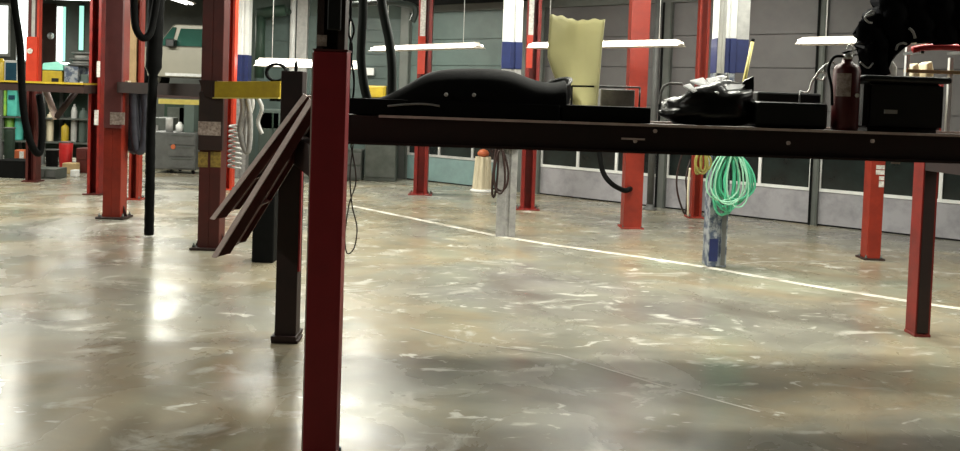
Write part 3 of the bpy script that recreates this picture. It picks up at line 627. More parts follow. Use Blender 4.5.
# big dark hoses above the near end of the runway
pts = spline([Q(362, -30, 4.95), Q(363, 10, 4.95), Q(361, 55, 4.95), Q(364, 85, 4.95), Q(370, 108, 4.97)]); bm = bmn()
tube(bm, [pts[0] + Vector((0, 0, HC - pts[0].z))] + pts, .027, 12); tag(obj('hose', bm, 'hose'), 'thick dark hose nearest the crimson post, hanging onto the runway', 'hose')
pts = spline([Q(380, -30, 4.98), Q(382, 5, 4.98), Q(389, 40, 4.98), Q(392, 70, 4.98), Q(391, 112, 4.98)]); bm = bmn()
tube(bm, [pts[0] + Vector((0, 0, HC - pts[0].z))] + pts, .028, 12); tag(obj('hose', bm, 'hose'), 'thick dark hose curving down between the crimson post and the left strip lamp', 'hose')
for q, (xs) in enumerate(([(349, -20), (351, 12), (348, 30), (352, 48), (349, 80), (350, 106)], [(357, -20), (350, 10), (354, 30), (350, 48), (354, 80), (352, 106)])):
    bm = bmn(); pts = spline([Q(x, y, 4.5 + .03 * q) for x, y in xs]); tube(bm, [pts[0] + Vector((0, 0, HC - pts[0].z))] + pts, .006, 6)
    tag(obj('cable', bm, 'matte'), ['thin black cable hanging tight beside the crimson post', 'thin black cable crossing another beside the crimson post'][q], 'cable')
# wire loops hanging below the runway near the crimson post
pts = spline([Q(353, 146, 4.9), Q(350, 175, 4.9), Q(352, 205, 4.9), Q(357, 228, 4.9), Q(354, 248, 4.9), Q(347, 253, 4.9), Q(345, 235, 4.88), Q(349, 205, 4.86), Q(356, 180, 4.85), Q(351, 146, 4.85)])
bm = bmn(); tube(bm, [pts[0] + Vector((0, 0, .1))] + pts + [pts[-1] + Vector((0, 0, .1))], .004, 6); tag(obj('cable', bm, 'brown'), 'thin brown wire looping below the runway beside the crimson post', 'wire')

# ------------------------------------------------------------ strip lamps
def lamp(a, b, label, k=1.0):
    a = Vector(a); b = Vector(b); d = b - a; L = d.length; rz = math.atan2(d.y, d.x)
    t = thing('strip_lamp', label, 'lamp', ((a + b) / 2), rz, None)
    bm = bmn(); prism(bm, [(-L / 2, .0), (-L / 2 + .07, .06), (L / 2 - .07, .06), (L / 2, .0)], -.05, .05, 'Y'); obj('housing', bm, 'housing', t, bev=.004)
    for i, y in enumerate((-.075, .075)):
        bm = bmn(); tube(bm, [(-L / 2 + .04, y, .012 - .0 * i), (L / 2 - .04, y, .012)], .022, 10); obj('tube', bm, 'tube', t)
    bm = bmn(); prism(bm, [(-.13, -.022), (.13, -.022), (.04, .012), (-.04, .012)], -L / 2 + .02, L / 2 - .02, 'X'); obj('reflector', bm, 'housing', t)
    t.scale = (1, k, k)
    if True:
        for s_ in (-1, 1):
            bm = bmn(); tube(bm, [(s_ * L * .36, 0, .06), (s_ * L * .36, 0, (HC - t.location.z) / k)], .006, 6); obj('wire', bm, 'lgrey', t)
    return t
HL = 2.42
lamp(G(374, 50, HL), G(480, 46.5, HL), 'white strip lamp hanging leftmost, crossing the red post with the white strip')
lamp(G(530, 47, HL), G(683, 44.5, HL), 'long white strip lamp hanging behind the pale yellow foam sheet')
lamp(G(797, 43, HL), G(797, 43, HL) + (G(683, 44.5, HL) - G(530, 47, HL)) * .95, 'white strip lamp hanging behind the black jacket and the fire extinguisher')
a = Q(257, 64, 15.2); lamp(a, a + Vector((2.0, -.2, 0)), 'white strip lamp hanging on the far wall above the yellow lift arm', 1.9)
# cord to the third lamp is one of its wires

# ------------------------------------------------------------ things on the runways
def rw(px, py, dy=0.0):                                   # point over the near runway (dy behind its edge)
    Y = YN
    for _ in range(4):
        q = Q(px, py, Y + dy); Y = YN + sk * (q.x - RX0)
    return Q(px, py, Y + dy)
# rubber mats / black slabs that lie along the near runway
def slab(x0, x1, h, y0, y1, m, label, name, cat, bev=.006, base=0):
    a = rw(x0, 110, y0).x - RX0; b = rw(x1, 110, y0).x - RX0
    bm = bmn(); box(bm, a, b, y0, y1, DZ + .006 + base, DZ + .006 + base + h, RWM); return tag(obj(name, bm, m, bev=bev), label, cat)
slab(347, 560, .085, .01, .40, 'matte', 'long low black mat pile under the arched bumper cover', 'rubber_mat', 'mat')
slab(562, 651, .088, .02, .38, 'matte', 'black box at the foot of the foam sheet, left of the wide red post', 'plastic_case', 'case')
slab(757, 829, .145, .04, .36, 'black', 'flat black case between the rubbish bag and the fire extinguisher', 'tool_case', 'case', bev=.02)
a = rw(758, 104, .06); b = rw(828, 106, .06)
bm = bmn(); a_ = Q(757, 91.5, 5.45); b_ = Q(818, 92.5, 5.5); box(bm, a_.x, b_.x, 5.44, 5.6, DZ, a_.z); tag(obj('storage_box', bm, 'black', bev=.012), 'low black box on the far runway behind the flat black case', 'box')
# bumper cover
prof = [(352, 109), (362, 106), (372, 102), (385, 96), (400, 88), (415, 78), (430, 70), (445, 68), (465, 67), (485, 67), (503, 68), (516, 71), (527, 76), (538, 80), (548, 82), (558, 82), (567, 79)]
pr = [rw(x, y, .12) for x, y in prof]
bm = bmn(); rows = []
sec = [(0.0, 0.0), (0.02, .5), (.07, .82), (.14, .97), (.24, 1.0), (.36, .9), (.46, .6)]
for p in pr:
    hgt = max(p.z - DZ - .075, .012)
    rows.append([bm.verts.new((p.x, p.y - .10 + u, DZ + .072 + hgt * v)) for u, v in sec])
for A, B in zip(rows, rows[1:]):
    for k in range(len(sec) - 1):
        f = bm.faces.new((A[k], B[k], B[k + 1], A[k + 1])); f.smooth = True
bc = thing('bumper_cover', 'large arched black car bumper cover lying on the runway beside the crimson post', 'car part', (0, 0, 0))
o = obj('shell', bm, 'matte', bc, solid=.006, sub=1)
e = [rw(x, y, .02) for x, y in ((388, 106), (405, 104.5), (425, 104), (440, 106))]
bm = bmn(); tube(bm, spline([Vector((q.x, q.y - .02, q.z)) for q in e]), .006, 6); obj('trim_lip', bm, 'grey', bc)
for px, py in ((446, 94.5), (474, 95)):
    q = rw(px, py, .0); bm = bmn(); lathe(bm, [(.011, 0), (.011, .012), (.004, .014)], 10, mtx=Matrix.Translation((q.x, q.y + .02, q.z)) @ Matrix.Rotation(PI / 2, 4, 'X')); obj('clip', bm, 'lgrey', bc)
# black pan / basin next to it
q = rw(556, 84, .25)
pan = thing('drain_pan', 'round black oil pan tipped against the foam sheet', 'pan', (q.x, q.y, 0))
MT = Matrix.Translation((0, 0, DZ + .15)) @ Matrix.Rotation(math.radians(-24), 4, 'Y') @ Matrix.Rotation(math.radians(15), 4, 'X')
bm = bmn(); lathe(bm, [(.03, -.07), (.06, -.068), (.09, -.02), (.105, .04), (.115, .045), (.115, .052), (.10, .052), (.085, -.01), (.055, -.055), (.01, -.06)], 28, mtx=MT); obj('bowl', bm, 'black', pan)
bm = bmn(); tube(bm, [MT @ Vector((.115 * math.cos(i / 28 * 2 * PI), .115 * math.sin(i / 28 * 2 * PI), .05)) for i in range(28)], .006, 6, closed=True); obj('rim', bm, 'cab', pan)
# yellow foam sheet, curved and standing on the far runway
YF = 5.22
bm = bmn(); nu, nv = 26, 22; rows = []
def lerp(a, b, t): return a + (b - a) * t
for j in range(nv + 1):
    v = j / nv; row = []
    zt_ = Q(572, 16, YF).z
    for i in range(nu + 1):
        u = i / nu
        lx = lerp(575, 546, min(1, max(0, (v - .18) / .42)) ** .55); rx = lerp(597, 600.5, v)
        px = lerp(lx, rx, u); q = Q(px, 100, YF)
        top = zt_ + .006 * math.sin(u * 9) + .005 * math.sin(u * 31 + 1) - .018 * u
        z = lerp(DZ + .002, top, v)
        y = YF + .09 * math.sin(PI * u) + .015 * math.sin(v * 5 + u * 4)
        row.append(bm.verts.new((q.x + (z - q.z) * .0 + .035 * (v - .5) * .4, y, z)))
    rows.append(row)
for A, B in zip(rows, rows[1:]):
    for k in range(nu): f = bm.faces.new((A[k], A[k + 1], B[k + 1], B[k])); f.smooth = True
tag(obj('foam_sheet', bm, 'foam', solid=.012), 'tall pale yellow curved foam sheet standing upright on the lift', 'foam sheet')
# thin rods on the deck right of the foam
bm = bmn(); tube(bm, [Q(572, 86, 5.2), Q(640, 87.5, 5.3)], .006, 8)
rd = [Q(572, 86, 5.2), Q(640, 87.5, 5.3)]
for q in rd: tube(bm, [q, Vector((q.x, q.y, DZ))], .006, 8)
tag(obj('steel_rail', bm, 'black'), 'thin black rail on short legs right of the foam sheet', 'rail')
bm = bmn(); a = Q(600, 89, 5.4); b = Q(634, 90, 5.4); box(bm, a.x, b.x, 5.36, 5.5, DZ, a.z); tag(obj('metal_box', bm, 'grey', bev=.005), 'grey metal box on the far runway behind the thin black rail', 'box')
# rubbish bag
def blob(name, cx, cy, z0, sx_, sy_, h, m, parent=None, seed=0, amp=.25, fr=9, prof=None, sub=4):
    bm = bmn(); bmesh.ops.create_icosphere(bm, subdivisions=sub, radius=1)
    for v in bm.verts:
        n_ = v.co.copy(); k = 1 + amp * noise.noise(n_ * 1.8 + Vector((seed, 0, 0))) + amp * .45 * abs(noise.noise(n_ * fr * .5 + Vector((0, seed, 0))))
        x = n_.x * sx_ * k; y = n_.y * sy_ * k; z = n_.z
        t = prof(n_.x) if prof else 1
        zz = (z + .75) / 1.75 * h * t * k
        v.co = Vector((cx + x, cy + y, z0 + max(zz, 0)))
    for f in bm.faces: f.smooth = True
    return obj(name, bm, m, parent)
a = rw(656, 100, .22); b = rw(755, 100, .22); cx = (a.x + b.x) / 2
bag = thing('rubbish_bag', 'black rubbish bag with crumpled white plastic on top, on the runway', 'bag', (0, 0, 0))
blob('bag', cx, a.y, DZ + .006, (b.x - a.x) / 2 * .95, .17, Q(700, 80, a.y).z - DZ, 'film', bag, 3, .22, 9, lambda u: .85 + .2 * u)
c_ = Q(750, 86, a.y); bm = bmn()
v = [bm.verts.new(p) for p in (Q(733, 92, a.y), Q(745, 80, a.y), Q(753, 76.5, a.y), Q(753, 90, a.y), Q(749, 104, a.y), Q(735, 108, a.y))]
bm.faces.new(v); obj('bag_corner', bm, 'film', bag, solid=.03)
rn = random.Random(4)
strips = [[(683, 87), (690, 85), (697, 92), (693, 93)], [(690, 82), (703, 79), (712, 88), (719, 94), (710, 93), (700, 87)], [(706, 80), (716, 78.5), (723, 82), (716, 86), (726, 88), (745, 86), (741, 90), (722, 92), (712, 88)], [(712, 79), (722, 76.5), (727, 78), (722, 81)]]
for i, s_ in enumerate(strips):
    bm = bmn(); Yc = a.y - .15 + .02 * i
    vs = [Q(x, y - 1, Yc + (93 - y) * .014) for j, (x, y) in enumerate(s_)]
    c0 = sum(vs, Vector()) / len(vs) + Vector((0, -.02, .0)); vc = bm.verts.new(c0); vv = [bm.verts.new(q) for q in vs]
    for j in range(len(vv)): bm.faces.new((vv[j], vv[(j + 1) % len(vv)], vc))
    obj('white_plastic', bm, 'wfilm', bag, solid=.008)
bm = bmn(); q0 = rw(664, 90, .18); 
pts = spline([rw(660, 104, .1), rw(662, 90, .12), rw(668, 84, .14), rw(682, 84, .16)]); tube(bm, pts, .008, 6); obj('bag_tie', bm, 'grey', bag)
# yellow handle tool leaning behind the bag
a0 = Q(752.5, 42, 5.38); a1 = Vector((Q(745, 78, 5.3).x - .05, 5.3, DZ)); t = thing('broom_handle', 'yellow tool handle leaning behind the rubbish bag by the blue column', 'tool')
bm = bmn(); tube(bm, [a1, a0], .0115, 12); obj('handle', bm, 'pyellow', t)
bm = bmn(); tube(bm, [a0, a0 + (a0 - a1).normalized() * .02], .0105, 12); obj('tip', bm, 'matte', t)
# clear bottle pieces by column
for i, (px, w_) in enumerate(((716, 5), (727, 7))):
    q = Q(px, 76, 5.25); bm = bmn(); r = w_ / 2 / F * 5.25; lathe(bm, [(r, 0), (r, q.z - DZ - .04), (r * .4, q.z - DZ), (r * .4, q.z - DZ + .02)], 16, c=(q.x, q.y, DZ)); tag(obj('bottle', bm, 'lgrey'), ['thin grey bottle behind the rubbish bag, left of a wider one', 'wider grey bottle behind the rubbish bag, beside the yellow handle'][i], 'bottle')
# grey canister left of the bag
# fire extinguisher
q = rw(845, 110, .1); r = 12.8 / F * q.y; ztop = rw(846, 63, .1).z
ex = thing('fire_extinguisher', 'dull red fire extinguisher standing on the runway', 'fire extinguisher', (q.x, q.y, DZ + .006))
H = ztop - DZ - .006
bm = bmn(); lathe(bm, [(r * .95, 0), (r, .01), (r, H - .04), (r * .85, H - .015), (r * .45, H), (r * .35, H + .02)], 28); obj('cylinder', bm, 'dimred', ex)
bm = bmn(); lathe(bm, [(r * .3, H + .02), (r * .38, H + .022), (r * .38, H + .045), (r * .2, H + .055)], 14); obj('valve', bm, 'chrome', ex)
bm = bmn(); prism(bm, [(-.02, H + .05), (.05, H + .075), (.05, H + .083), (-.03, H + .06)], -.008, .008); prism(bm, [(-.02, H + .03), (.055, H + .045), (.055, H + .052), (-.02, H + .042)], -.008, .008); obj('handle', bm, 'black', ex)
bm = bmn(); tube(bm, spline([(-.01, 0, H + .035), (-r * 1.1, -.01, H + .03), (-r * 1.5, -.01, H - .04), (-r * 1.25, -.02, H - .14), (-r * 1.15, -.02, H - .24)]), .008, 8); obj('hose', bm, 'matte', ex)
bm = bmn(); N = 12
for k in range(N):
    a0 = PI * 1.12 + k * PI * .36 / N; a1 = PI * 1.12 + (k + 1) * PI * .36 / N; rr_ = r + .001
    vs = [bm.verts.new((rr_ * math.cos(a_), rr_ * math.sin(a_), z)) for a_, z in ((a0, H * .5), (a1, H * .5), (a1, H - .06), (a0, H - .06))]; bm.faces.new(vs)
obj('label_plate', bm, 'pinkpaper', ex)
bm = bmn(); lathe(bm, [(.012, 0), (.012, .006)], 14, mtx=Matrix.Translation((r * .45, -r * .92, H * .52)) @ Matrix.Rotation(PI / 2, 4, 'X')); obj('gauge', bm, 'paper', ex)
bm = bmn(); tube(bm, spline([(-.012, -.01, H + .08), (0.0, -.012, H + .10), (.02, -.01, H + .085), (.03, -.01, H + .045)]), .004, 6); obj('pin_ring', bm, 'chrome', ex)
# chain/wire tangle left of extinguisher
pts = spline([rw(800, 91, .3), rw(808, 92, .3), rw(813, 80, .3), rw(820, 72, .3), rw(826, 74, .3), rw(822, 80, .3), rw(816, 76, .3), rw(824, 66, .3), rw(832, 62, .3), rw(836, 66, .3)])
bm = bmn(); tube(bm, [Vector((pts[0].x, pts[0].y, DZ + .151))] + pts, .005, 6); tag(obj('wire_hook', bm, 'chrome'), 'bright bent wire tangle resting on the flat black case left of the extinguisher', 'wire')
# black tote
a = rw(864, 110, .03); b = rw(950, 110, .03); zt_ = rw(900, 76, .05).z
bm = bmn(); x0, x1 = a.x, b.x; y0 = a.y
V0 = box(bm, x0 + .02, x1 - .02, y0 + .03, y0 + .36, DZ + .006, zt_ - .02); bmesh.ops.bevel(bm, geom=[e for e in bm.edges], offset=.03, segments=3, affect='EDGES')
tt = thing('storage_tote', 'black plastic tote on the runway under the black jacket', 'tote'); obj('tub', bm, 'black', tt)
bm = bmn(); box(bm, x0, x1, y0 + .01, y0 + .38, zt_ - .035, zt_); obj('lid', bm, 'black', tt, bev=.012)
q = rw(893, 112, .02); bm = bmn(); box(bm, q.x - .035, q.x + .035, y0 + .018, y0 + .032, q.z - .01, q.z + .012); obj('latch', bm, 'grey', tt)
# rack behind the tote with rails
YR = 5.42
rk = thing('parts_rack', 'small pale metal rack with tan rail behind the black tote', 'rack')
for px, y0_, y1_ in ((909, 28, 0), (951, 58, 0), (980, 30, 0)):
    t_ = Q(px, y0_, YR); bm = bmn(); box(bm, t_.x - .012, t_.x + .012, YR - .012, YR + .012, DZ, t_.z); obj('post', bm, 'white', rk)
bm = bmn(); a = Q(905, 71, YR); b = Q(985, 72, YR); box(bm, a.x, b.x, YR - .02, YR + .02, a.z - .01, a.z + .012); obj('rail', bm, 'tan', rk)
bm = bmn(); a = Q(905, 40, YR); b = Q(985, 40, YR); box(bm, a.x, b.x, YR - .012, YR + .012, a.z - .008, a.z + .008); obj('top_rail', bm, 'cab', rk)
for i, (x0_, x1_, ytop) in enumerate(((886, 903, 57), (918, 926, 62), (932, 940, 60))):
    a = Q(x0_, ytop, 5.42); b = Q(x1_, ytop, 5.42); bm = bmn(); prism(bm, [(a.x, DZ), (b.x, DZ), (b.x, a.z - .06), ((a.x + b.x) / 2 + .01, a.z), (a.x, a.z - .09 * (i == 0) - .02)], 5.48, 5.60)
    tag(obj('jug', bm, 'cream' if i else 'lgrey', bev=.01), ['grey pointed jug on the far runway left of the white rack post', 'cream jug behind the tan rail, left of its twin', 'cream jug behind the tan rail, right of its twin'][i], 'jug')
# red cushion bar
c = Q(940, 48, 5.16); bm = bmn(); pts = spline([Q(912, 50, 5.2), Q(925, 47.5, 5.2), Q(945, 47, 5.2), Q(975, 49, 5.2)]); tube(bm, pts, [.008] + [.022] * (len(pts) - 2) + [.01], 12)
ro = thing('red_roll', 'glossy red roll resting on the rack under the black jacket', 'roll'); obj('roll', bm, 'redp', ro)
bm = bmn();
for px in (922, 968):
    q = Q(px, 48, 5.2); bm = bmn(); box(bm, q.x - .01, q.x + .01, 5.19, 5.41, q.z - .035, q.z - .015); obj('hook', bm, 'cab', ro)
# jacket: draped black shape above the tote
def interp(t, x):
    for (x0, y0), (x1, y1) in zip(t, t[1:]):
        if x0 <= x <= x1: return y0 + (y1 - y0) * (x - x0) / (x1 - x0)
    return t[-1][1]
top_ = [(857, 34), (860, 20), (868, 15), (878, 4), (882, -30), (990, -30)]
bot_ = [(857, 50), (859, 62), (863, 74), (876, 78), (886, 75), (890, 62), (896, 50), (903, 43), (915, 41.5), (930, 44), (945, 43), (960, 45), (990, 46)]
YJ = 5.08; bm = bmn(); grid = []
for i in range(45):
    x = 857 + i * 133 / 44; t0 = interp(top_, x); b0 = interp(bot_, x); col_ = []
    for j in range(27):
        q = Q(x, t0 + (b0 - t0) * j / 26, YJ)
        fold = .022 * math.sin(q.x * 42 + q.z * 9) + .05 * noise.noise(q * 6) + .02 * noise.noise(q * 15)
        col_.append(bm.verts.new((q.x, q.y - .02 + fold, q.z)))
    grid.append(col_)
for A, B in zip(grid, grid[1:]):
    for j in range(26):
        f = bm.faces.new((A[j], B[j], B[j + 1], A[j + 1])); f.smooth = True
YG = YJ - .10
jk = thing('jacket', 'bulky black jacket hung over the rack above the black tote', 'jacket'); obj('cloth', bm, 'cloth', jk, solid=.12)
bm = bmn(); pts = spline([Q(866, 15, YG - .03), Q(872, 11, YG - .04), Q(873, 14, YG - .04), Q(865, 17, YG - .04), Q(868, 22, YG - .04), Q(872, 23, YG - .03)]); tube(bm, pts, .006, 6); obj('buckle', bm, 'lgrey', jk)
bm = bmn(); tube(bm, spline([Q(909, 28, YG - .05), Q(913, 32, YG - .05), Q(915, 38, YG - .04)]), .008, 8); obj('zip_pull', bm, 'lgrey', jk)
bm = bmn(); tube(bm, spline([Q(896, 50, YG + .0), Q(898, 45, YG - .02), Q(903, 43, YG - .02), Q(906, 44, YG)]), .007, 8); obj('strap', bm, 'lgrey', jk)
bm = bmn(); tube(bm, spline([Q(860, 62, YG - .0), Q(868, 68, YG - .0), Q(873, 63, YG)]), .005, 8); obj('cord', bm, 'lgrey', jk)
# mast supporting the jacket
bm = bmn(); q = Q(890, 60, 5.19); tube(bm, [(q.x, 5.40, DZ), (q.x, 5.40, 2.25)], .02, 10); obj('stand_pole', bm, 'black', rk)

# ------------------------------------------------------------ truck on a far lift
TY = 23.0
xl = Q(98, 60, TY).x; z_r = Q(180, 78, TY).z; z_top = Q(185, 24, TY).z; z_belt = Q(185, 47, TY).z; z_hood = Q(150, 50, TY).z
xw0 = Q(155, 50, TY).x; xw1 = Q(171, 25, TY).x; xc1 = Q(226, 30, TY).x
tr = thing('pickup_truck', 'silver beige pickup truck raised on a lift at the back', 'pickup truck')
xe = xl + 5.3
def wa(cx, r, n=9): return [(cx + r * math.cos(a), z_r + .02 + r * math.sin(a)) for a in [0 + PI * i / n for i in range(n + 1)]]
body = [(xl, z_r + .15), (xl + .3, z_r), ] + wa(xl + .95, .42)[::-1] + wa(xe - 1.1, .42)[::-1] + [(xe - .1, z_r), (xe, z_r + .3), (xe, z_belt - .02), (xc1 + .1, z_belt), (xw0, z_belt), (xl + .2, z_hood - .05), (xl, z_hood - .2)]
bm = bmn(); prism(bm, body, TY, TY + 1.85); obj('body', bm, 'silver', tr, bev=.03)
bm = bmn(); prism(bm, [(xw0, z_belt), (xc1, z_belt), (xc1 - .12, z_top - .05), (xc1 - .2, z_top), (xw1 + .1, z_top), (xw1, z_top - .04)], TY + .12, TY + 1.73); cb = obj('cab', bm, 'silver', tr, bev=.03)
bm = bmn(); prism(bm, [(xw0 + .52, z_belt + .03), (xc1 - .2, z_belt + .03), (xc1 - .28, z_top - .12), (xw1 + .24, z_top - .12)], TY + .09, TY + .12); obj('side_window', bm, 'tealglass', cb)
bm = bmn(); prism(bm, [(xw0 + .05, z_belt + .03), (xw0 + .42, z_belt + .03), (xw1 + .12, z_top - .1), (xw1 + .02, z_top - .08)], TY + .09, TY + .12); obj('windshield_edge', bm, 'tealglass', cb)
bm = bmn(); q = Q(170, 48, TY - .15); box(bm, q.x - .12, q.x + .12, TY - .2, TY + .05, z_belt - .02, z_belt + .2); obj('mirror', bm, 'black', tr, bev=.03)
bm = bmn(); box(bm, xw0 + .3, xc1 - .1, TY - .015, TY, z_r + .05, z_r + .13); obj('side_trim', bm, 'lgrey', tr)
for cx in (xl + .95, xe - 1.1):
    for yy in (TY + .02, TY + 1.6):
        bm = bmn(); lathe(bm, [(.2, 0), (.36, .01), (.38, .05), (.38, .2), (.36, .23), (.2, .24)], 24, mtx=Matrix.Translation((cx, yy + .24, z_r - .0)) @ Matrix.Rotation(PI / 2, 4, 'X')); o = obj('wheel', bm, 'matte', tr)
        bm = bmn(); lathe(bm, [(.19, -.01), (.2, .02), (.05, .03)], 18, mtx=Matrix.Translation((cx, yy, z_r)) @ Matrix.Rotation(PI / 2, 4, 'X')); obj('hub', bm, 'chrome', o)
lf = thing('four_post_lift', 'brown lift under the raised silver pickup truck', 'vehicle lift')
zr = z_r - .38
for yy in (TY - .05, TY + 1.45):
    bm = bmn(); box(bm, xl + .1, XP - .35, yy, yy + .5, zr - .18, zr); obj('runway', bm, 'brown', lf)
for xx in (xl - .1, XP - .5):
    for yy in (TY - .3, TY + 2.1):
        bm = bmn(); box(bm, xx, xx + .22, yy, yy + .18, 0, zr + .5); obj('column', bm, 'maroon', lf)
    bm = bmn(); box(bm, xx + .03, xx + .2, TY - .3, TY + 2.28, zr - .36, zr - .18); obj('cross_beam', bm, 'brown', lf)

# ------------------------------------------------------------ clutter at the far left and beyond
def bx(name, label, cat, x0, x1, y0, y1, Y, dep, m, bev=.02, ground=False, group=None, parts=None):
    a = Q(x0, y1, Y); b = Q(x1, y0, Y); zlo = 0 if ground else a.z
    t = thing(name, label, cat, ((a.x + b.x) / 2, Y + dep / 2, zlo), 0, group)
    w = b.x - a.x; h = b.z - zlo
    bm = bmn(); box(bm, -w / 2, w / 2, -dep / 2, dep / 2, 0, h); obj('body', bm, m, t, bev=bev)
    for nm, u0, u1, v0, v1, mm in (parts or []):
        bm = bmn(); box(bm, -w / 2 + u0 * w, -w / 2 + u1 * w, -dep / 2 - .02, -dep / 2, v0 * h, v1 * h); obj(nm, bm, mm, t, bev=.004)
    return t
# grey tool cabinet on castors
p = G(182, 174); Y = p.y
a = Q(168, 132, Y); b = Q(196, 132, Y); w = b.x - a.x; h = a.z - .08
tc = thing('tool_cabinet', 'charcoal grey wheeled cabinet with a red mark, between the exhaust hose and maroon post', 'cabinet', ((a.x + b.x) / 2, Y + .3, 0))
bm = bmn(); box(bm, -w / 2 - .32, w / 2, -.3, .3, .08, .08 + h); obj('body', bm, 'cab', tc, bev=.02)
for i in range(3):
    bm = bmn(); box(bm, -w / 2 + .02, w / 2 - .02, -.315, -.3, .12 + i * h / 3.2, .08 + (i + 1) * h / 3.2); d_ = obj('drawer', bm, 'cab', tc)
    bm = bmn(); box(bm, -w / 2 + .08, w / 2 - .08, -.325, -.315, .06 + (i + 1) * h / 3.2, .075 + (i + 1) * h / 3.2); obj('handle', bm, 'dgrey', d_)
bm = bmn(); lathe(bm, [(.05, 0), (.045, .012)], 14, mtx=Matrix.Translation((-.16, -.316, h * .72)) @ Matrix.Rotation(PI / 2, 4, 'X')); obj('badge', bm, 'rust', tc)
for i in (-1, 1):
    for j in (-1, 1):
        bm = bmn(); lathe(bm, [(.035, -.015), (.04, 0), (.035, .015)], 14, mtx=Matrix.Translation((i * (w / 2 - .06), j * .24, .04)) @ Matrix.Rotation(PI / 2, 4, 'X')); obj('castor', bm, 'matte', tc)
top = .08 + h
for i, (x0, x1, y0, m, nm, lb, ct) in enumerate(((176, 184, 122, 'white', 'spray_bottle', 'small white bottle on the charcoal cabinet', 'bottle'), (186, 196, 104, 'twall', 'carton', 'grey-green carton on the charcoal cabinet', 'box'), (166, 173, 118, 'lgrey', 'paint_can', 'pale grey can on the left of the charcoal cabinet', 'can'))):
    a = Q(x0, y0, Y + .2); b = Q(x1, y0, Y + .2); bm = bmn()
    if nm == 'carton': box(bm, a.x, b.x, Y + .1, Y + .35, top, a.z)
    else:
        r = (b.x - a.x) / 2; hh = a.z - top; lathe(bm, [(r, 0), (r, hh * .7), (r * (.5 if i == 0 else 1), hh * .85), (r * (.4 if i == 0 else .96), hh)], 16, c=((a.x + b.x) / 2, Y + .2, top))
    tag(obj(nm, bm, m), lb, ct)
# second far lift arm strip (pale yellow) at 162-208
fa = column(205, 186, 8, 2.6, 'maroon', 'thin dark post behind the maroon yellow-stickered post, holding a pale yellow arm', shape='box')
q0 = Q(162, 101, fa.location.y); q1 = Q(208, 101, fa.location.y)
bm = bmn(); box(bm, q0.x - fa.location.x, q1.x - fa.location.x, -.16, -fa['d'] / 2, q0.z - .045 , q0.z + .04); obj('lift_arm', bm, 'pyellow', fa)
# bin
p = G(262, 263); w = 23 / F * p.y; hb_ = Q(262, 192, p.y).z
bn = thing('waste_bin', 'narrow tall black bin under the hanging ramps', 'bin', (p.x, p.y + w / 2, 0))
bm = bmn(); V = box(bm, -w / 2 * .95, w / 2 * .95, -w / 2 * .95, w / 2 * .95, 0, hb_ - .03); obj('body', bm, 'matte', bn, bev=.012)
bm = bmn(); box(bm, -w / 2, w / 2, -w / 2, w / 2, hb_ - .03, hb_); obj('rim', bm, 'matte', bn, bev=.006)
# teal car low part behind ramps
bx('parts_cabinet', 'pale teal cabinet half hidden behind the yellow arm and ramps', 'cabinet', 257, 288, 110, 178, 16.2, .8, 'twall', ground=True, parts=[('door_panel', .05, .48, .05, .95, 'twall'), ('door_panel', .52, .95, .05, .95, 'twall'), ('dark_shelf', .05, .7, .72, .95, 'dgreen')])
bx('equipment_cabinet', 'dark grey low cabinet against the far wall right of the crimson post', 'cabinet', 364, 398, 99, 181, 16.2, .4, 'dgrey', ground=True, parts=[('door_panel', .03, .97, .05, .93, 'dgrey')])
bx('tool_cart', 'dark cart at the far wall beside the low grey cabinet', 'cart', 342, 362, 150, 180, 16.2, .4, 'dgrey', ground=True, parts=[('drawer_front', .05, .95, .1, .45, 'cab'), ('drawer_front', .05, .95, .52, .9, 'cab')])
# black coil on the yellow arm
q = Q(284, 80, pE.y - .33); bm = bmn(); pts = []
for i in range(60):
    a_ = i / 20 * 2 * PI; pts.append((q.x - .08 + .1 * math.cos(a_), q.y + .04 - .02 * i / 20, zc1 + h * 0 + .078 + .09 + .085 * math.sin(a_)))
tube(bm, pts, .014, 7); tag(obj('hose_coil', bm, 'matte'), 'small black hose coil standing on the end of the yellow arm', 'hose')
# far yellow block seen past hoses
bx('yellow_crate', 'yellow crate on the far side glimpsed between the two thick dark hoses', 'crate', 366, 386, 86, 98, 16.22, .35, 'yellow', ground=False, parts=[('panel', .1, .9, .1, .9, 'yellow')])
bx('wall_box', 'small white box on the far wall behind the thick dark hoses', 'box', 362, 374, 68, 75, 17.40, .19, 'white', bev=.01)

# left clutter standing on a workbench
wbY = 17.1
wb = thing('workbench', 'long dark workbench with cluttered shelves along the far left', 'workbench')
a = Q(-12, 84, wbY); b = Q(92, 84, wbY)
bm = bmn(); zt_ = Q(60, 85, wbY).z - .02; box(bm, a.x - 1.5, b.x, wbY, wbY + .9, zt_ - .06, zt_); obj('top', bm, 'brown', wb)
for x in (a.x - 1.4, a.x + .2, (a.x + b.x) / 2, b.x - .1):
    for y in (wbY + .05, wbY + .8): bm = bmn(); box(bm, x, x + .07, y, y + .07, 0, zt_ - .06); obj('leg', bm, 'cab', wb)
for z in (.45, .95): bm = bmn(); box(bm, a.x - 1.4, b.x - .03, wbY + .06, wbY + .86, z, z + .03); obj('shelf', bm, 'dgrey', wb)
bm = bmn(); box(bm, a.x - 1.4, b.x, wbY + .86, wbY + .88, .1, zt_ - .06); obj('back_panel', bm, 'dgreen', wb)
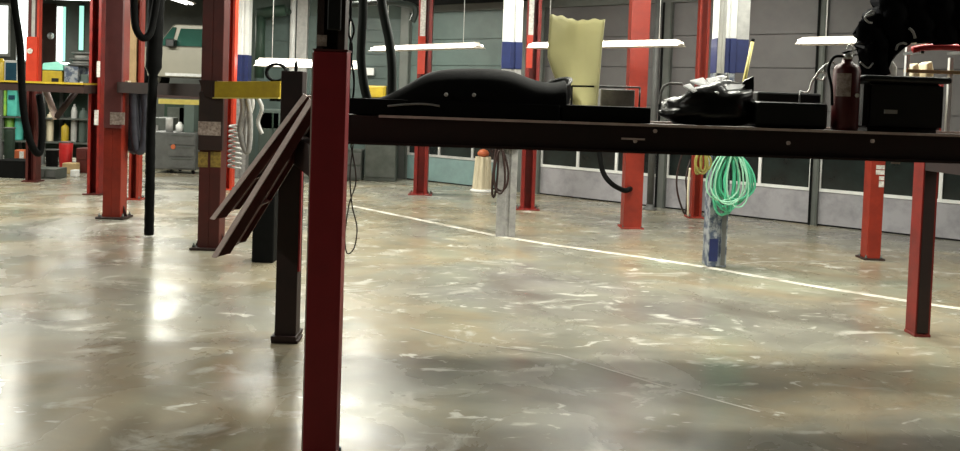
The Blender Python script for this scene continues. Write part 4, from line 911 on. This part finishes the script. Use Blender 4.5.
def onb(x0, x1, ytop, m, name, label, cat, dep=.4, y=.2, shape='box', zb_=None, parts=None):
    Y = wbY + y; a = Q(x0, ytop, Y); b = Q(x1, ytop, Y); z0 = zt_ if zb_ is None else zb_; w = b.x - a.x; hh = max(a.z - z0, .06)
    t = thing(name, label, cat, ((a.x + b.x) / 2, Y + dep / 2, z0)); bm = bmn()
    if shape == 'box': box(bm, -w / 2, w / 2, -dep / 2, dep / 2, 0, hh); obj('body', bm, m, t, bev=.02)
    elif shape == 'cyl': lathe(bm, [(w / 2 * .95, 0), (w / 2, .02), (w / 2, hh * .8), (w / 2 * .7, hh * .92), (w / 2 * .3, hh * .94), (w / 2 * .3, hh)], 20); obj('body', bm, m, t)
    for nm, u0, u1, v0, v1, mm in (parts or []):
        bm = bmn(); box(bm, -w / 2 + u0 * w, -w / 2 + u1 * w, -dep / 2 - .02, -dep / 2, v0 * hh, v1 * hh); obj(nm, bm, mm, t)
    return t
onb(4, 19, 60, 'lgrey', 'monitor', 'dark blue screen in a pale frame on the far left bench', 'monitor', .15, .25, parts=[('screen', .15, .85, .15, .9, 'screen')])
onb(-8, 3, 58, 'yellow', 'jug', 'yellow green jug at the very left edge of the bench', 'jug', .3, .2, 'cyl')
t = onb(40, 62, 70, 'yellow', 'battery_charger', 'yellow box with a dark opening and aqua lid on the far left bench', 'equipment', .45, .2, parts=[('opening', .55, .85, .1, .5, 'black')])
bm = bmn(); w = Q(64, 68, wbY).x - Q(40, 68, wbY).x; hh = Q(50, 70, wbY + .2).z - zt_; prism(bm, [(-w * .48, hh), (w * .52, hh), (w * .52, hh + .12), (w * .3, hh + .18), (-w * .3, hh + .14), (-w * .48, hh + .06)], -.24, .24); obj('lid', bm, 'aqua', t, bev=.01)
t = onb(64, 78, 66, 'bluegrey', 'bench_machine', 'grey-green bench machine with dark stacked discs on the far left bench', 'machine', .5, .2)
xq = .25; z_ = Q(70, 66, wbY + .2).z - zt_
for i, (r, hgt) in enumerate(((.28, .06), (.2, .06), (.26, .05), (.16, .08), (.22, .05))):
    bm = bmn(); lathe(bm, [(r * .9, z_), (r, z_ + .015), (r, z_ + hgt - .015), (r * .9, z_ + hgt)], 22, c=(.12, 0, 0)); obj('disc', bm, 'cab' if i % 2 == 0 else 'lgrey', t); z_ += hgt
onb(79, 88, 74, 'twall', 'parts_box', 'small grey-green box at the right end of the far left bench', 'box', .3, .3, parts=[('tag', .1, .5, .2, .4, 'paper')])
# below bench
onb(-4, 6, 90, 'lime', 'jug', 'lime green jug on the middle shelf of the bench, far left edge', 'jug', .4, .1, 'box', .98)
onb(7, 17, 88, 'teal', 'crate', 'bright teal crate on the middle shelf of the bench', 'crate', .4, .1, 'box', .98, parts=[('slot', .2, .8, .6, .75, 'screen')])
onb(0, 9, 112, 'lime', 'oil_jug', 'green oil jug on the lower shelf of the bench, far left', 'jug', .4, .1, 'cyl', .48)
onb(10, 18, 110, 'teal', 'oil_jug', 'teal oil jug on the lower shelf of the bench', 'jug', .4, .1, 'cyl', .48)
onb(43, 50, 112, 'cream', 'oil_jug', 'cream jug on the lower shelf between the diagonal braces', 'jug', .3, .1, 'cyl', .48)
onb(58, 65, 124, 'yellow', 'canister', 'yellow canister on the lower shelf above the red bucket', 'canister', .3, .02, 'cyl', .48)
onb(68, 74, 104, 'lgrey', 'canister', 'pale grey canister on the bench shelf right of the braces', 'canister', .3, .1, 'cyl', .48)
onb(76, 84, 108, 'twall', 'canister', 'grey-green canister on the bench shelf near the orange-red post', 'canister', .3, .1, 'cyl', .48)
# on the floor in front of the bench
def onf(x0, x1, ytop, ybase, m, name, label, cat, dep=.3, shape='box', parts=None):
    p = G((x0 + x1) / 2, ybase); Y = p.y; a = Q(x0, ytop, Y); b = Q(x1, ytop, Y); w = b.x - a.x; hh = a.z
    t = thing(name, label, cat, ((a.x + b.x) / 2, Y + dep / 2, 0)); bm = bmn()
    if shape == 'box': box(bm, -w / 2, w / 2, -dep / 2, dep / 2, 0, hh); obj('body', bm, m, t, bev=.012)
    else:
        lathe(bm, [(w / 2 * .86, 0), (w / 2 * .88, .02), (w / 2, hh * .92), (w / 2 * .96, hh)], 20); obj('body', bm, m, t)
        bm = bmn(); tube(bm, [(w / 2 * 1.02 * math.cos(i / 20 * 2 * PI), w / 2 * 1.02 * math.sin(i / 20 * 2 * PI), hh) for i in range(20)], .012, 6, closed=True); obj('rim', bm, 'cab', t)
    for nm, u0, u1, v0, v1, mm in (parts or []):
        bm = bmn(); box(bm, -w / 2 + u0 * w, -w / 2 + u1 * w, -dep / 2 - .015, -dep / 2, v0 * hh, v1 * hh); obj(nm, bm, mm, t)
    return t
onf(-6, 24, 160, 178, 'matte', 'floor_jack', 'low black floor jack lying at the far left edge', 'jack', .5)
onf(26, 56, 168, 178.5, 'dgrey', 'pallet', 'low dark pallet on the floor behind the leftmost brown post', 'pallet', .4, parts=[('slat', .02, .3, .2, .8, 'cab'), ('slat', .36, .62, .2, .8, 'cab'), ('slat', .7, .98, .2, .8, 'cab')])
onf(57, 70, 142, 172, 'redp', 'bucket', 'red bucket on the floor right of the leftmost brown post', 'bucket', .2, 'cyl')
onf(12, 24, 150, 171, 'rust', 'fuel_can', 'orange-red fuel can on the floor at the far left', 'fuel can', .25, parts=[('label_patch', .65, 1.0, .1, .95, 'paper')])
onf(62, 75, 163, 174, 'cardboard', 'cardboard_box', 'small brown cardboard box on the floor under the red bucket', 'box', .2)
onf(76, 88, 148, 173, 'maroon', 'cabinet', 'dark red floor cabinet beside the orange-red post', 'cabinet', .3, parts=[('drawer', .1, .9, .55, .9, 'maroon'), ('drawer', .1, .9, .1, .5, 'maroon')])
onf(70, 76, 170, 177, 'white', 'carton', 'tiny white carton on the floor in front of the cardboard box', 'carton', .15)
onf(42, 54, 150, 174, 'matte', 'drum', 'dark drum on the floor between brown post and red bucket', 'drum', .3, 'cyl')
onf(0, 10, 128, 174.5, 'dgreen', 'drum', 'dark green drum on the floor at the far left', 'drum', .3, 'cyl')
# wide shelving at the back behind the exhaust hose
bx('shelving_unit', 'dark shelving unit behind the hanging black exhaust hose', 'shelving', 150, 168, 118, 176, 17.2, .6, 'dgrey', ground=True, parts=[('shelf_edge', 0, 1, .3, .34, 'cab'), ('shelf_edge', 0, 1, .62, .66, 'cab'), ('bin_front', .1, .45, .66, .85, 'grey'), ('bin_front', .55, .9, .34, .5, 'lgrey')])
bx('machine_cabinet', 'dark green machine cabinet behind the brown beam under the truck', 'cabinet', 163, 235, 104, 160, 20.6, .8, 'dgreen', ground=True, parts=[('door_panel', .05, .45, .1, .9, 'dgrey'), ('door_panel', .55, .95, .1, .9, 'dgrey'), ('pale_panel', .22, .42, .2, .9, 'twall')])

# high dark duct / machinery glimpsed at the top of the picture
bm = bmn(); a = Q(340, 2, 13.5); b = Q(416, -3, 12.6); tube(bm, spline([Q(338, 6, 13.6), Q(360, 4, 13.5), Q(385, 2, 13.2), Q(412, 6, 13.0), Q(415, 14, 13.0), Q(412, 22, 13)]), .05, 8)
t = thing('overhead_hose', 'dark hose sagging along the top left of the strip-lamp area', 'hose'); obj('hose', bm, 'hose', t)
for px in (345, 385):
    q = Q(px, 3, 13.5 if px < 360 else 13.2); bm = bmn(); tube(bm, [q, (q.x, q.y, HC)], .012, 6); obj('hanger', bm, 'matte', t)
bm = bmn(); a = WM @ Vector((-.6, -.45, 3.52)); b = WM @ Vector((3.0, -.45, 3.52)); tube(bm, [a, b], .09, 12)
t = thing('overhead_pipe', 'dark pipe running above the overhead doors at the top', 'pipe'); obj('pipe', bm, 'matte', t)
for s_ in (-.3, 1.3, 2.8):
    q = WM @ Vector((s_, -.45, 3.52)); bm = bmn(); tube(bm, [q, (q.x, q.y, HC)], .015, 6); obj('hanger', bm, 'matte', t)

# ------------------------------------------------------------ painted line and seams on the floor
def stripe(pts, w, m, name, label):
    bm = bmn(); P_ = [G(*p) for p in pts]; L = []; R_ = []
    for i, p in enumerate(P_):
        d_ = (P_[min(i + 1, len(P_) - 1)] - P_[max(i - 1, 0)]).normalized(); n_ = Vector((-d_.y, d_.x, 0))
        L.append(bm.verts.new(p + n_ * w / 2 + Vector((0, 0, .0015)))); R_.append(bm.verts.new(p - n_ * w / 2 + Vector((0, 0, .0015))))
    for i in range(len(P_) - 1): bm.faces.new((L[i], L[i + 1], R_[i + 1], R_[i]))
    bmesh.ops.subdivide_edges(bm, edges=bm.edges[:], cuts=2)
    return obj(name, bm, m)
o = stripe([(352, 206), (430, 222), (500, 236.5), (560, 246), (640, 257), (710, 268), (800, 284), (900, 300), (975, 311)], .10, 'line', 'trim_2', ''); o['kind'] = 'structure'
M['seam'] = mat('pale_floor_seam', (0.46, 0.44, 0.38), 0.4, col2=(0.22, 0.2, 0.16), scale=4, amt=1.0, lo=.42, hi=.6)
o = stripe([(410, 328), (470, 343), (560, 355), (660, 385), (760, 412)], .018, 'seam', 'trim_3', ''); o['kind'] = 'structure'
o = stripe([(700, 268), (760, 262), (860, 261), (900, 262)], .03, 'seam', 'trim_4', ''); o['kind'] = 'structure'
o = stripe([(345, 292), (420, 288), (520, 278)], .02, 'seam', 'trim_5', ''); o['kind'] = 'structure'

# ------------------------------------------------------------ ceiling lamps (high fluorescent fixtures, mostly above the frame)
def high_lamp(x, y, z, rz, power, label, L=2.4, col=(1, .99, .87)):
    t = thing('ceiling_lamp', label, 'lamp', (x, y, z), rz, 'high ceiling lamps')
    bm = bmn(); prism(bm, [(-.16, .0), (.16, .0), (.07, .07), (-.07, .07)], -L / 2, L / 2, 'X'); obj('housing', bm, 'housing', t)
    for s_ in (-.07, .07): bm = bmn(); tube(bm, [(-L / 2 + .05, s_, -.022), (L / 2 - .05, s_, -.022)], .019, 8); obj('tube', bm, 'tube', t)
    for s_ in (-1, 1): bm = bmn(); tube(bm, [(s_ * L * .4, 0, .07), (s_ * L * .4, 0, HC - z)], .006, 6); obj('wire', bm, 'lgrey', t)
    ld = bpy.data.lights.new('lamp_light', 'AREA'); ld.shape = 'RECTANGLE'; ld.size = L; ld.size_y = .2; ld.energy = power; ld.color = col
    lo_ = bpy.data.objects.new('lamp_light', ld); C.objects.link(lo_); lo_.location = (0, 0, -.05); lo_.parent = t
    return t
HH = 3.9
lamps = []
def by_reflection(px, py, h):                             # where a lamp of height h stands if the floor mirrors it at a pixel
    d = ray(px, py); return Vector((0, 0, EYE)) + d * ((-h - EYE) / d.z)
p = by_reflection(165, 322, 3.75); lamps.append((p.x, p.y, 3.75, PI / 2, 80))
p = by_reflection(352, 398, 3.7); lamps.append((p.x, p.y, 3.7, PI / 2, 75))
p = by_reflection(3, 378, 3.8); lamps.append((p.x, p.y, 3.8, PI / 2, 90))
lamps += [(-9, 20.5, 3.9, 0, 260), (-12, 24.5, 4.2, 0, 200), (-6.8, 10.8, HH, PI / 2, 200), (1.9, 9.0, HH, -.66, 140), (-1.2, 9.6, HH, PI / 2, 160), (-10.5, 12, HH, PI / 2, 200), (-2.8, 14.2, HH, 0, 150), (7.2, 4.6, HH, -.66, 80), (-5.2, 2.6, HH, PI / 2, 110), (2.3, 11.3, HH, -.66, 80), (1.0, 6.1, HH, 0, 120), (4.3, 5.8, HH, 0, 150)]  # unseen front-left lamp added to light the faces turned to the camera
for i, (x, y, z, rz, e) in enumerate(lamps):
    high_lamp(x, y, z, rz, e, 'white twin-tube ceiling lamp hanging high above the workshop floor')

wd = bpy.data.worlds.new('world'); S.world = wd; wd.use_nodes = True
wd.node_tree.nodes['Background'].inputs[0].default_value = (.02, .022, .025, 1); wd.node_tree.nodes['Background'].inputs[1].default_value = .4
S.view_settings.view_transform = 'Standard'; S.view_settings.look = 'None'; S.view_settings.exposure = 0.2; S.view_settings.gamma = 1
S.view_settings.use_curve_mapping = False
for o in list(bpy.data.objects):
    for kk in ('w', 'd'):
        if kk in o: del o[kk]
